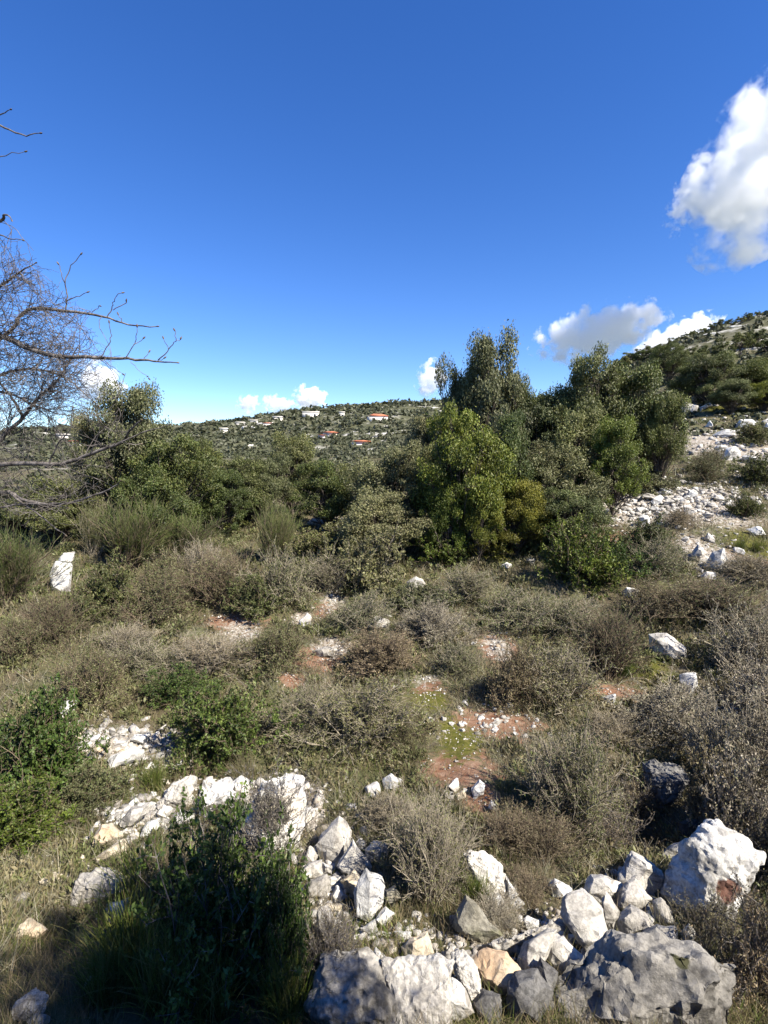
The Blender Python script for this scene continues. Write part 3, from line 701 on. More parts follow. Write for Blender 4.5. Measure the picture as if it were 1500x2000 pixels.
 ('boulder', [(1376,1105),(1391,1083),(1411,1076),(1424,1106),(1408,1119),(1386,1116)], 'largest pale rock on the right side of the gully', 'lime_white', .9),
 ('boulder', [(1348,1089),(1364,1064),(1380,1076),(1371,1094),(1356,1097)], 'white rock on the left side of the gully', 'lime_white', .9),
 ('rock', [(1367,1127),(1380,1116),(1399,1121),(1396,1133),(1375,1136)], 'white rock at the lower end of the gully', 'lime_white', .9),
]
for a in hero_rocks:
    nm, outl, lab, mt, tk = a
    cat = {'boulder': 'boulder', 'stone_slab': 'slab'}.get(nm, 'rock')
    ob = hero_rock(nm, outl, lab, mt, tk, cat=cat, bev=.022, amp=.045, near=.7)
    for key, sp_px, rad_s, colr in (('rust', (1422, 1742), .10, (.085, .03, .016)), ('moss spot', (1328, 1872), .06, (.04, .04, .014))):
        if (key == 'rust' and 'rust red stain,' in lab) or (key == 'moss spot' and 'huge pitted' in lab):
            d_ = Vector(ray(*sp_px)).normalized()
            ok, loc, _, _ = ob.ray_cast(-ob.location, d_)
            if ok:
                base = ((.62, .60, .56), (.47, .455, .42), (.2, .19, .17)) if key == 'rust' else ((.34, .32, .285), (.24, .225, .20), (.08, .074, .064))
                ob.material_slots[0].material = rock_mat('lime_' + key.replace(' ', '_'), *base, .5, spot=(*loc, rad_s, colr))

# smaller stones: shared shapes, one object each
def random_rock(seed, flat=1.0):
    r = np.random.default_rng(seed)
    P = rdir(r, 15) * r.uniform(.75, 1.0, (15, 1)) * np.array([.5, .42, .36 * flat])
    return rock_from_points(P, 'rock', bev=.03, amp=.045, seed=seed, edge=.15, maxv=330)
ROCKP = [random_rock(100 + k, 1.0 if k % 3 else .6) for k in range(14)]
def scatter(cx, cy, sx, sy, n, s0, s1, label, group, mats, seed):
    r = np.random.default_rng(seed)
    for k in range(n):
        px, py = cx + sx * r.normal(0, .5), cy + sy * r.normal(0, .5)
        px = min(px, 1495)
        p = hit(px, py); s = axis(p) / F * (s0 + (s1 - s0) * r.random() ** 2)
        o = link('rock', ROCKP[r.integers(len(ROCKP))], M[mats[r.integers(len(mats))]])
        o.location = (p[0], p[1], G(p[0], p[1]) + .12 * s)
        o.scale = (s * r.uniform(.9, 1.3), s * r.uniform(.8, 1.2), s * r.uniform(.7, 1.1))
        o.rotation_euler = (r.normal(0, .3), r.normal(0, .3), r.uniform(0, 6.28))
        tag(o, label, 'rock', group)
WH = ['lime_white', 'lime_white', 'lime']
scatter(1320, 985, 190, 36, 40, 12, 38, 'white stone in the pale scree band across the right slope', 'stones of the scree band', WH, 1)
scatter(1250, 1008, 110, 30, 12, 10, 30, 'white stone at the lower left end of the scree band', 'stones at the lower end of the scree', WH, 2)
scatter(1440, 885, 80, 46, 14, 10, 30, 'white stone strewn over the upper right slope', 'stones strewn over the upper slope', WH, 3)
scatter(1385, 1095, 60, 50, 10, 10, 30, 'white stone lying in the narrow dark gully', 'stones of the gully', WH, 4)
scatter(1340, 815, 30, 34, 6, 10, 28, 'grey white stone between the oaks of the right slope', 'stones between slope oaks', ['lime', 'lime_white'], 5)
scatter(950, 1412, 110, 28, 16, 12, 32, 'small white stone strewn across the red and mossy path', 'stones strewn across the path', ['lime_white'], 6)
scatter(970, 1265, 50, 44, 8, 8, 20, 'white stone on the red earth bank left of the dark shrub', 'stones on the red bank', ['lime_white', 'lime_warm'], 7)
scatter(745, 1345, 60, 26, 5, 8, 20, 'small white stone left of the moss patch', 'stones left of the moss', ['lime_white'], 8)
scatter(240, 1462, 200, 44, 16, 10, 32, 'pale stone in the row of stones on the left', 'stones of the left row', ['lime_white', 'lime', 'lime_warm'], 9)
scatter(500, 1580, 190, 70, 16, 14, 44, 'white rubble stone around the sunlit outcrop', 'rubble around the outcrop', ['lime_white', 'lime'], 10)
scatter(655, 1720, 110, 130, 18, 12, 42, 'small pale stone filling gaps of the central heap', 'small stones of the central heap', ['lime_white', 'lime', 'lime_grey', 'lime_warm'], 11)
scatter(1130, 1830, 220, 80, 12, 16, 50, 'small grey stone filling gaps of the tumbled wall', 'small stones of the wall', ['lime', 'lime_grey'], 12)

scatter(650, 1200, 130, 60, 5, 8, 20, 'pale stone along the small footpath in the middle', 'stones along the footpath', ['lime_white', 'lime'], 14)

scatter(250, 1620, 120, 70, 8, 12, 36, 'cream stone among grass in the lower left', 'cream stones in grass', ['lime_warm', 'lime_white'], 16)
scatter(960, 1600, 50, 80, 5, 8, 20, 'small stone along the lower end of the path', 'stones at the path end', ['lime_white', 'lime_warm'], 17)


def chip(seed):
    r = np.random.default_rng(seed); bm = bmesh.new()
    for p in rdir(r, 11) * r.uniform(.7, 1, (11, 1)) * np.array([.5, .42, .32]): bm.verts.new(p)
    bmesh.ops.convex_hull(bm, input=bm.verts); bmesh.ops.triangulate(bm, faces=bm.faces)
    bm.verts.index_update()
    V = np.array([v.co[:] for v in bm.verts]); Fc = np.array([[v.index for v in f.verts] for f in bm.faces]); bm.free(); return V, Fc
CHIPS = [chip(700 + k) for k in range(10)]
parts = []
for k, (px, py, w, h, n, s0, s1) in enumerate(
        [(*q_, 50, 2.5, 8) for q_ in PALE + RED] + [(*q_, 240, 5, 32) for q_ in HEAP] +
        [(900, 1450, 60, 60, 90, 3, 9), (1310, 985, 150, 34, 600, 5, 19), (1400, 965, 90, 30, 320, 5, 19), (1235, 1005, 75, 26, 300, 5, 18), (1430, 870, 90, 60, 320, 5, 18),
         (1390, 1090, 55, 60, 160, 4, 15), (1480, 960, 60, 40, 90, 4, 12), (650, 1025, 50, 15, 50, 4, 12), (650, 1200, 70, 50, 60, 3, 10), (150, 1400, 90, 40, 60, 4, 12), (1330, 1350, 120, 60, 40, 3, 10), (540, 1590, 120, 60, 260, 4, 26), (330, 1590, 130, 50, 220, 4, 30), (210, 1460, 150, 40, 300, 4, 26), (780, 1830, 90, 45, 150, 5, 34), (610, 1680, 60, 70, 160, 6, 36), (1050, 1850, 160, 50, 170, 6, 36), (120, 1720, 130, 80, 90, 4, 22), (960, 1420, 100, 40, 110, 4, 20)]):
    r = np.random.default_rng(900 + k)
    for _ in range(n):
        p = hit(px + w * r.normal(0, .6), py + h * r.normal(0, .6)); s = axis(p) / F * (s0 + (s1 - s0) * r.random() ** 2.2) * 1.2
        a = r.uniform(0, 6.28); R = np.array([[math.cos(a), -math.sin(a), 0], [math.sin(a), math.cos(a), 0], [0, 0, 1]])
        Vc, Fc = CHIPS[r.integers(10)]
        parts.append((Vc * s * r.uniform(.7, 1.2, (1, 3)) @ R.T + np.array([p[0], p[1], G(p[0], p[1]) + s * r.uniform(-.12, .12)]), [Fc]))
V, Fl = merge(parts)
tag(link('gravel', np_mesh('gravel', V, Fl), rock_mat('lime_chips', (.60, .58, .54), (.50, .47, .43), (.26, .24, .21), .35, (.40, .31, .21), .4, island=True)), 'small white limestone chips scattered over bare earth', 'gravel', None, 'stuff')

# ------------------------------------------------------------------ plant builders (local metres, base at origin, unit size)
def shrub_mesh(seed, kind):
    """unit dome (height 1, half-width ~.5): returns twig mesh, leaf mesh"""
    r = np.random.default_rng(seed)
    if kind == 'dry':
        n0, len0, spread, m1, m2, nl, ll, lw = int(r.integers(45, 95)), .62, r.uniform(.7, 1.05), 6, 5, int(r.integers(8000, 13500)), .013, .0055
    elif kind == 'upright':
        n0, len0, spread, m1, m2, nl, ll, lw = 150, .85, .42, 5, 3, 7000, .014, .005
    elif kind == 'leafy':
        n0, len0, spread, m1, m2, nl, ll, lw = 50, .66, .9, 6, 4, 17500, .0185, .0095
    elif kind == 'broom':
        n0, len0, spread, m1, m2, nl, ll, lw = 90, .8, .25, 8, 0, 0, .02, .004
    a = r.uniform(0, 2 * math.pi, n0); t = np.abs(r.normal(0, spread, n0)).clip(0, 1.45)
    d = np.stack([np.sin(t) * np.cos(a), np.sin(t) * np.sin(a), np.cos(t)], 1)
    d[:, :2] += r.normal(0, .22, 2); d *= (1 + .35 * vnoise(d * 1.7 + seed, seed))[:, None] if False else 1
    len0 = len0 * (1 + .45 * vnoise(d * 2.1 + seed, seed))
    b = np.stack([r.normal(0, .07, n0), r.normal(0, .07, n0), np.zeros(n0) - .04], 1)
    P0 = polyline(b, d, len0 * r.uniform(.6, 1.1, n0), 5, .17, r, .03 if kind != 'broom' else .02)
    parts = [tubes(P0, np.linspace(.009, .004, 5)[None] * np.ones((n0, 1)))]
    bb, tg, tt, _ = children(P0, m1, r, .25 if kind != 'broom' else .1, 1)
    n1 = len(bb)
    sp = .75 if kind != 'broom' else .26
    if kind == 'upright': sp = .4
    d1 = unit(tg + r.normal(0, sp, (n1, 3)) + np.array([0, 0, .15]))
    P1 = polyline(bb, d1, r.uniform(.15, .38, n1) * (1.4 if kind == 'broom' else 1), 4, .22 if kind != 'broom' else .11, r, .05)
    parts.append(tubes(P1, np.linspace(.0045, .0018, 4)[None] * np.ones((n1, 1))))
    tips = P1
    if m2:
        bb, tg, tt, _ = children(P1, m2, r, .2, 1); n2 = len(bb)
        d2 = unit(tg + r.normal(0, .8 if kind != 'upright' else .5, (n2, 3)) + np.array([0, 0, .1]))
        P2 = polyline(bb, d2, r.uniform(.05, .17, n2), 3, .3, r)
        parts.append(tubes(P2, np.linspace(.0026, .0012, 3)[None] * np.ones((n2, 1))))
        tips = P2
    else:
        bb, tg, tt, _ = children(P1, 5, r, .1, 1); n2 = len(bb)
        P2 = polyline(bb, unit(tg + r.normal(0, .26, (n2, 3))), r.uniform(.08, .26, n2), 3, .15, r, .02)
        tw2 = tubes(P2, np.linspace(.0028, .0012, 3)[None] * np.ones((n2, 1)))
    Vt, Ft = merge(parts)
    if kind == 'broom':
        return np_mesh('stems', Vt, Ft), np_mesh('foliage', *tw2)
    bb, tg, tt, _ = children(tips, max(1, int(nl / len(tips)) + 1), r, .1, 1)
    k = r.permutation(len(bb))[:nl]; bb, tg = bb[k], tg[k]
    bb = bb + r.normal(0, .012, bb.shape)
    Vl, Fl_ = leaves(bb, tg * .6 + rdir(r, len(bb)) * .8, rdir(r, len(bb)) + np.array([0, 0, .6]), ll * r.uniform(.6, 1.3, len(bb)), lw * r.uniform(.7, 1.3, len(bb)))
    return np_mesh('stems', Vt, Ft), np_mesh('foliage', Vl, Fl_)

SHR = {k: [shrub_mesh(200 + i * 10 + j, k) for j in range(n)] for i, (k, n) in enumerate((('dry', 6), ('upright', 4), ('leafy', 4), ('broom', 2)))}
SHR_SIZE = {}
for k, lst in SHR.items():
    for j, (tm, lm) in enumerate(lst):
        co = np.empty(len(lm.vertices) * 3, np.float32); lm.vertices.foreach_get('co', co); co = co.reshape(-1, 3)
        SHR_SIZE[k, j] = (np.percentile(np.hypot(co[:, 0], co[:, 1]), 93) * 2, np.percentile(co[:, 2], 98))
_cnt = {}
def shrub(px, py, hpx, wpx, kind, leaf, twig, label, group=None, depth=None, name='shrub', cat='shrub', tilt=0):
    p = on_ground(px, depth) if depth else hit(px, py)
    se = -p[2] / np.linalg.norm(p)                      # seen from above: part of the picture height is depth
    if not depth: p = hit(px, py - .38 * wpx * se)
    p[2] = G(p[0], p[1])
    s = axis(p) / F
    hpx = max(.42 * hpx, (hpx - .62 * wpx * se) / math.sqrt(1 - se * se)) if se > .12 else hpx
    j = _cnt.get(kind, 0) % len(SHR[kind]); _cnt[kind] = _cnt.get(kind, 0) + 1
    w0, h0 = SHR_SIZE[kind, j]
    rt = bpy.data.objects.new(name, None); col.objects.link(rt)
    rt.location = p; r = random.Random(px * 7 + py)
    sx = wpx * s / w0; dn = math.cos(math.atan2(-p[2], p[1]))
    rt.scale = (sx * r.uniform(.92, 1.08), sx * r.uniform(.85, 1.1), hpx * s / h0)
    rt.rotation_euler = (r.uniform(-.08, .08), tilt + r.uniform(-.08, .08), r.uniform(0, 6.28))
    tm, lm = SHR[kind][j]
    link('stems', tm, M[twig], rt); link('foliage', lm, M[leaf], rt)
    tag(rt, label, cat, group)
    return rt

shrubs = [
 (1440,1690,190,150,'leafy','scrub_grey','twig_dark','dense grey leaved shrub added to shade the hollow'),  # added with dense leaves to keep sun out of the hollow
 (1390,1640,150,120,'leafy','scrub_brown','twig_dark','dense brown shrub added over the hollow for shade'),  # second shrub added to darken the hollow
 (1040,1800,90,130,'upright','scrub_brown','twig_brown','dark brush filling the corner left of the tall block'),
 (1190,1690,110,130,'upright','scrub_brown','twig_dark','dark brush behind the top of the tumbled wall'),
 (1240,1650,110,120,'dry','scrub_brown','twig_dark','dark leafless shrub growing in the hollow'),
 (1385,1860,110,130,'dry','scrub_brown','twig_dark','dark twigs between the white boulder and huge rock'),
 (215,1215,110,130,'leafy','oak_olive','twig_brown','olive bush between the stone pillar and the wide broom'),
 (390,1160,100,110,'upright','straw','twig_grey','straw tinted shrub below the gap between the brooms'),
 (500,1215,90,120,'leafy','oak_olive','twig_brown','olive green bush below the brightest broom'),
 (640,1165,80,110,'upright','scrub_olive','twig_grey','slender olive shrub at the top of the small footpath'),
 (230,1290,70,120,'upright','straw','twig_grey','pale straw shrub above the dark twiggy shrub'),
 (1130,1150,130,150,'leafy','oak_bright','twig_brown','bright green rounded bush above the dry scrub'),
 (1195,1145,100,120,'leafy','bush_green','twig_brown','darker green bush touching the bright rounded one'),
 (945,1095,75,120,'leafy','leaf_yellow','twig_brown','low yellow green thicket at the foot of the bright oak'),
 (870,1110,70,110,'leafy','oak_bright','twig_brown','low green bush left of the yellow green thicket'),
 (1040,1080,80,130,'leafy','oak_olive','twig_brown','olive thicket between the yellowish tree and green bush'),
 (650,1110,80,140,'leafy','oak_olive','twig_brown','olive bush in front of the small outcrop under oaks'),
 (420,1040,80,150,'leafy','oak_dark','twig_brown','dark bush between the two brooms'),
 (1130,1040,90,120,'leafy','oak_grey','twig_grey','grey green thicket at the foot of the lower middle oaks'),
 # px, base, h, w, kind, leaf, twig, label
 (250,1120,140,150,'broom','broom','twig_brown','wide green broom bush under the left oak'),
 (350,1110,105,120,'broom','broom','twig_brown','olive broom bush between the wide broom and the bright one'),
 (530,1108,118,85,'broom','broom','twig_brown','brightest green broom bush with upright stems, left of centre'),
 (15,1190,150,120,'broom','broom','twig_brown','green broom bush at the left edge beside the stone pillar'),
 (185,1090,100,90,'broom','scrub_olive','twig_grey','dull broom bush behind the white stone pillar'),
 (345,1385,85,130,'leafy','bush_green','twig_brown','low dark green bush behind the round green bush'),
 (450,1515,170,195,'leafy','bush_green','twig_brown','round dense green bush left of centre'),
 (190,1400,140,160,'dry','scrub_olive','twig_brown','dark twiggy shrub above the left stone row'),
 (70,1570,200,190,'leafy','bush_green','twig_brown','tall green bush at the left edge'),
 (30,1680,150,190,'leafy','oak_bright','twig_brown','bright green leafy bush lower on the left edge'),
 (165,1610,110,150,'leafy','scrub_olive','twig_brown','olive low bush right of the left edge bushes'),
 (540,1690,160,130,'upright','scrub_grey','twig_dark','fine dark leafless shrub in front of the sunlit outcrop'),
 (650,1960,150,120,'upright','scrub_brown','twig_dark','thin dark twigs in front of the broad grey slab'),
 (690,1500,170,220,'dry','scrub_olive','twig_grey','broad brown dry shrub right of the round green bush'),
 (600,1460,120,170,'dry','scrub_olive','twig_grey','small brown dry shrub behind the broad brown one'),
 (765,1490,100,120,'dry','scrub_olive','twig_brown','olive brown shrub left of the mossy path'),
 (845,1800,210,150,'upright','scrub_olive','twig_grey','bushy olive stems right of the central stone heap'),
 (850,1725,150,180,'upright','scrub_olive','twig_grey','brown upright shrub in the centre of the lower half'),
 (770,1660,100,130,'upright','scrub_brown','twig_grey','low brown brush behind the central stone heap'),
 (965,1840,80,110,'upright','scrub_grey','twig_grey','grey dry brush around the dull mossy rock'),
 (1090,1640,190,190,'upright','scrub_olive','twig_grey','large twiggy shrub right of the path end'),
 (1120,1660,210,190,'dry','scrub_olive','twig_grey','large dark brown shrub left of the hollow'),
 (1060,1730,130,170,'upright','scrub_brown','twig_brown','lower brown brush beneath the large twiggy shrub'),
 (1455,1610,240,220,'dry','scrub_grey','twig_grey','largest grey leafless shrub on the right side'),
 (1310,1462,140,210,'dry','scrub_grey','twig_grey','grey twiggy shrub above the dark square block'),
 (1470,1450,170,190,'dry','scrub_grey','twig_grey','grey twiggy shrub at the right edge, middle height'),
 (1190,1480,90,150,'dry','scrub_brown','twig_grey','brown grey shrub right of the path, above the large ones'),
 (1490,1760,230,180,'dry','scrub_brown','twig_dark','dark tangled shrub right of the white rust stained boulder'),
 (1470,1995,260,240,'dry','scrub_brown','twig_dark','dark tangled shrub in the bottom right corner'),
 (1010,1395,130,120,'dry','scrub_brown','twig_brown','dark dry shrub right of the red earth bank'),
 (1095,1395,140,180,'dry','scrub_olive','twig_grey','broad dry shrub in the middle right'),
 (1180,1345,160,140,'upright','scrub_olive','twig_brown','green streaked shrub left of the slanted boulder'),
 (885,1330,75,100,'dry','scrub_olive','twig_grey','small dry shrub left of the red earth bank'),
 (850,1265,90,150,'dry','scrub_grey','twig_grey','pale dry shrub below the domed stone'),
 (730,1330,110,180,'dry','scrub_brown','twig_brown','dull brown shrub right of the pale gravel'),
 (540,1320,110,170,'dry','scrub_olive','twig_brown','dull brown shrub left of the pale gravel'),
 (420,1330,90,160,'upright','straw','twig_grey','straw coloured shrub left of centre'),
 (1010,1240,90,170,'dry','scrub_olive','twig_grey','pale grey shrub in the middle below the dark gap'),
 (1110,1250,90,160,'dry','scrub_olive','twig_grey','brown shrub below the bright green bush'),
 (1400,1240,110,220,'upright','scrub_olive','twig_brown','wide olive brown shrub above the slanted boulder'),
 (1300,1215,80,130,'dry','scrub_brown','twig_brown','small brown shrub left of the wide olive one'),
 (1470,1340,150,170,'dry','scrub_grey','twig_grey','dead grey bush right of the slanted boulder'),
 (300,1245,120,170,'dry','scrub_olive','twig_brown','wide low olive shrub in the left middle'),
 (120,1275,120,150,'upright','scrub_olive','twig_brown','low olive shrub under the stone pillar'),
 (440,1200,120,150,'upright','scrub_olive','twig_brown','olive shrub below the bright broom'),
 (570,1195,120,150,'dry','oak_grey','twig_grey','grey green shrub left of the small footpath'),
 (700,1165,120,170,'leafy','oak_grey','twig_grey','grey green shrub right of the small footpath'),
 (330,1180,100,130,'dry','scrub_olive','twig_brown','olive shrub beneath the wide broom'),
 (45,1300,100,130,'dry','scrub_olive','twig_brown','olive shrub at the left edge below the broom'),
 (700,1255,90,150,'dry','oak_grey','twig_grey','grey shrub beside the grey domed stone'),
 (280,1330,80,170,'dry','scrub_olive','twig_grey','grey olive shrub right of the dark twiggy one'),
 (910,1180,80,150,'dry','scrub_olive','twig_grey','pale dry shrub right of the pale domed stone'),
 (1265,965,45,110,'leafy','oak_grey','twig_grey','grey green shrub above the scree band'),
 (1370,945,50,90,'dry','scrub_olive','twig_brown','brownish shrub on the slope above the scree'),
 (1475,950,55,90,'leafy','oak_dark','twig_dark','dark shrub on the slope at the right edge'),
 (1450,1010,38,70,'leafy','oak_dark','twig_brown','dark cushion shrub right of the scree'),
 (1330,1030,30,70,'dry','scrub_brown','twig_grey','brown shrub in the middle of the scree'),
 (1390,915,40,70,'dry','scrub_olive','twig_brown','grey shrub left of the heaped cream rock'),
 (1480,870,40,80,'leafy','oak_olive','twig_brown','small green shrub between slope rocks'),
 (1260,1090,70,100,'leafy','oak_olive','twig_brown','olive green bush left of the gully'),
 (1270,1130,80,110,'dry','scrub_olive','twig_grey','twiggy green grey shrub left of the gully'),
 (1460,1140,60,150,'dry','scrub_brown','twig_grey','brown shrub right of the gully'),
 (820,1200,60,120,'leafy','oak_grey','twig_grey','small grey shrub in front of the pale domed stone'),
 (1000,1690,100,130,'upright','scrub_brown','twig_brown','brown brush above the tall lichen rock'),
 (440,1640,90,140,'upright','scrub_olive','twig_brown','olive brush in front of the left white outcrop'),
]
for a in shrubs:
    px, py, h, w, kd, lf, tw, lab = a
    nm = 'broom_bush' if kd == 'broom' else 'shrub'
    shrub(px, py, h, w, kd, lf, tw, lab, name=nm, cat='bush' if kd == 'broom' else 'shrub')
# the large dark bush in the shade, lower left
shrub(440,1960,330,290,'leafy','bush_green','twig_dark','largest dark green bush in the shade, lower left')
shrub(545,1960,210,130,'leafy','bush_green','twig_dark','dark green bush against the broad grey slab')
shrub(350,1820,180,190,'upright','scrub_olive','twig_brown','olive brush between grass and the dark bush')

# ------------------------------------------------------------------ oak trees
def tree_mesh(seed, nclump, nleaf, ll, ground=True, spike=.15):
    """unit tree: height 1, width 1; returns trunk mesh, crown mesh"""
    r = np.random.default_rng(seed)
    d = rdir(r, nclump); d[:, 2] = np.where(d[:, 2] < -.55, -d[:, 2], d[:, 2])
    rr = r.uniform(.25, 1, nclump) ** .45
    lob = 1 + .5 * vnoise(d * 2.2 + seed, seed) + .22 * vnoise(d * 5, seed + 1)
    zc = .53 if ground else .62
    low = d[:, 2] < .1; hz = np.hypot(d[:, 0], d[:, 1]); d[low, :2] *= (np.maximum(hz, .82) / np.maximum(hz, .05))[low, None]
    C = d * (rr * lob)[:, None] * np.array([.45, .45, .46 if ground else .36]) + np.array([0, 0, zc])
    C[:, 2] = np.clip(C[:, 2], .05, None)
    top = (C[:, 2] > .75) & (r.random(nclump) < spike * 2)
    C[top, 2] *= r.uniform(1, 1.05, top.sum())
    size = .045 + .085 * r.random(nclump) ** 1.5
    per = (size ** 2 / (size ** 2).sum() * nleaf).astype(int) + 4
    ci = np.repeat(np.arange(nclump), per); n = len(ci)
    off = rdir(r, n) * (r.uniform(0, 1, n) ** .42)[:, None] * size[ci][:, None] * np.array([1.15, 1.15, .8])
    pos = C[ci] + off
    sp = r.random(n) < .12                                  # sprigs poking out of the clumps
    pos[sp] += unit(off[sp] + np.array([0, 0, .03])) * (size[ci][sp] * r.uniform(.1, .55, sp.sum()))[:, None]
    kz = 1 / np.percentile(pos[:, 2], 99.7); kx = .5 / np.percentile(np.hypot(pos[:, 0], pos[:, 1]), 96); kk = np.array([kx, kx, kz])
    pos = pos * kk; C = C * kk
    out = unit(off + (C[ci] - np.array([0, 0, zc])) * .3)
    Vl, Fl_ = leaves(pos, rdir(r, n) + out * .4, out * .6 + rdir(r, n) * .8 + np.array([0, 0, .5]), ll * r.uniform(.6, 1.3, n), ll * .5 * r.uniform(.7, 1.3, n))
    # trunk and limbs
    tr = polyline(np.array([[0, 0, -.04]]), np.array([[.05, .02, 1.]]), np.array([.62]), 9, .09, r)
    parts = [tubes(tr, np.linspace(.032, .014, 9)[None], 7)]
    t = r.uniform(.12, .95, nclump); t = np.clip(np.minimum(t, C[:, 2] / .7), .05, 1)
    i = (t * 7.99).astype(int); b = tr[0, i]
    u = np.linspace(0, 1, 6)[None, :, None]
    midp = (b + C) / 2 + r.normal(0, .03, C.shape) + np.array([0, 0, -.02])
    P = (1 - u) ** 2 * b[:, None] + 2 * u * (1 - u) * midp[:, None] + u ** 2 * C[:, None]
    P[:, 1:] += r.normal(0, .006, P[:, 1:].shape)
    parts.append(tubes(P, np.linspace(.009, .002, 6)[None] * r.uniform(.7, 1.3, (nclump, 1)), 3))
    bb, tg, _, _ = children(P, 5, r, .55, 1); 
    P2 = polyline(bb, tg + r.normal(0, .8, bb.shape), r.uniform(.04, .12, len(bb)), 3, .3, r)
    parts.append(tubes(P2, np.linspace(.0028, .001, 3)[None] * np.ones((len(bb), 1))))
    Vt, Ft = merge(parts)
    return np_mesh('trunk', Vt, Ft, True), np_mesh('crown', Vl, Fl_)
TREE = [tree_mesh(300 + k, 120 + 14 * (k % 3), 38000, .0115) for k in range(5)]
TREE_S = [tree_mesh(330 + k, 46, 5000, .026) for k in range(4)]       # for the distance

def oak(px, top, wpx, y, mat, label, proto=None, name='oak_tree', group=None, small=False, cat='tree', dz=0.0):
    p = on_ground(px, y); s = axis(p) / F
    H = ztop(px, top, y) - p[2]
    lst = TREE_S if small else TREE
    r = random.Random(int(px * 13 + top))
    k = proto if proto is not None else r.randrange(len(lst))
    tm, cm = lst[k % len(lst)]
    rt = bpy.data.objects.new(name, None); col.objects.link(rt)
    rt.location = p - np.array([0, 0, .03 * H])
    W = min(wpx * s, H / .8)
    rt.scale = (W * 1.12, W * r.uniform(.9, 1.1), H)
    rt.rotation_euler = (0, 0, r.uniform(0, 6.28))
    link('trunk', tm, M['bark'], rt); link('crown', cm, M[mat], rt)
    tag(rt, label, cat, group)
    return rt

oak(262, 742, 170, 17.5, 'oak_grey', 'tall grey green oak behind the bare branches, left side', 0)
oak(215, 800, 120, 18.5, 'oak_grey', 'thin grey green oak left of the tall left one', 1)
oak(335, 850, 170, 17, 'oak_dark', 'broad dark oak in front of the tall left one', 2)
oak(400, 852, 100, 20, 'oak_dark', 'dark oak between the left oaks and the hillside gap', 3)
oak(480, 893, 130, 19, 'oak_olive', 'low olive oak beneath the gap to the far hill', 4)
oak(572, 842, 110, 21, 'oak_olive', 'broad rounded oak left of centre', 5)
oak(515, 882, 100, 19.5, 'oak_grey', 'grey green oak in front of the broad rounded one', 1)
oak(640, 896, 150, 18, 'oak_dark', 'dark spreading oak above the small white outcrop', 0)
oak(760, 862, 150, 16.5, 'oak_grey', 'large grey green oak left of the bright oak', 2)
oak(735, 960, 170, 14.8, 'oak_grey', 'low grey oak below the large grey green one', 4)
oak(820, 800, 95, 21, 'oak_grey', 'grey oak left behind the bright oak', 3)
oak(957, 642, 140, 20, 'oak_grey', 'tallest oak of the grove in the centre', 5)
oak(893, 692, 110, 20.5, 'oak_grey', 'grey crowned oak left of the tallest one', 1)
oak(1050, 748, 150, 20, 'oak_olive', 'oak filling the gap right of the tallest one', 0)
oak(905, 792, 170, 15.2, 'oak_bright', 'bright yellow green oak standing in front of the grove', 2)
oak(985, 800, 120, 16.2, 'oak_dark', 'dark green oak right behind the bright one', 4)
oak(1140, 682, 170, 20, 'oak_olive', 'tall oak right of the centre grove', 3)
oak(1222, 706, 165, 20, 'oak_dark', 'dark broad oak at the right of the grove', 5)
oak(1282, 762, 80, 19, 'oak_dark', 'dark oak at the right end of the grove', 1)
oak(1195, 810, 105, 17, 'oak_bright', 'yellow green lit oak under the dark broad one', 0)
oak(1080, 860, 160, 16.5, 'oak_grey', 'greyish oak in the lower middle of the grove', 3)
oak(1110, 950, 170, 14.8, 'oak_olive', 'olive bushy oak low in front of the grove', 2, cat='tree')
oak(1010, 935, 120, 15, 'leaf_yellow', 'yellowish small tree right of the bright oak', 4)
oak(700, 905, 120, 19, 'oak_olive', 'olive oak between the dark spreading and large grey green ones', 5)
oak(860, 860, 100, 17.5, 'oak_olive', 'olive oak squeezed left of the bright one', 0)
oak(1130, 800, 150, 18.2, 'oak_olive', 'olive oak in the heart of the right grove', 4)
oak(440, 915, 100, 17.5, 'oak_dark', 'dark low oak beside the bright broom', 5)
oak(300, 900, 150, 15.8, 'oak_dark', 'dark green low oak behind the wide broom', 3)
oak(120, 930, 160, 16.5, 'oak_olive', 'olive low tree behind the lower bare branches', 4)
oak(1010, 720, 80, 20.5, 'oak_olive', 'oak joined to the right shoulder of the tallest one', 3)
oak(30, 950, 160, 17.5, 'oak_grey', 'grey green low tree at the left edge', 2)
oak(875, 905, 90, 14.9, 'oak_bright', 'low bright green oak hugging the foot of the bright one', 0)
oak(935, 900, 80, 14.7, 'oak_bright', 'slender bright green oak right in front of the bright one', 4)
# right hill
oak(1385, 684, 110, 33, 'oak_olive', 'olive oak on the right slope, left of the dark one', 0)
oak(1465, 694, 120, 33, 'oak_dark', 'largest dark oak on the right slope', 2)
oak(1345, 712, 75, 34, 'oak_dark', 'dark small oak in the shadow of the slope oaks', 3)
oak(1305, 672, 70, 45, 'oak_dark', 'narrow oak below the hill skyline', 4)
oak(1425, 742, 80, 30.5, 'oak_olive', 'low green oak below the largest dark one, left of a pair', 1)
oak(1492, 745, 90, 30.5, 'oak_bright', 'low green oak below the largest dark one, right of a pair', 4)
oak(1350, 905, 60, 21, 'oak_olive', 'small olive oak at the upper scree edge', 4)
r_ = random.Random(5)
ordn = ['first', 'second', 'third', 'fourth', 'fifth', 'sixth', 'seventh', 'eighth', 'ninth', 'tenth', 'eleventh', 'twelfth', 'thirteenth', 'fourteenth', 'fifteenth', 'sixteenth', 'seventeenth', 'eighteenth']
def skyline(px, pts):
    return float(np.interp(px, [p[0] for p in pts], [p[1] for p in pts]))
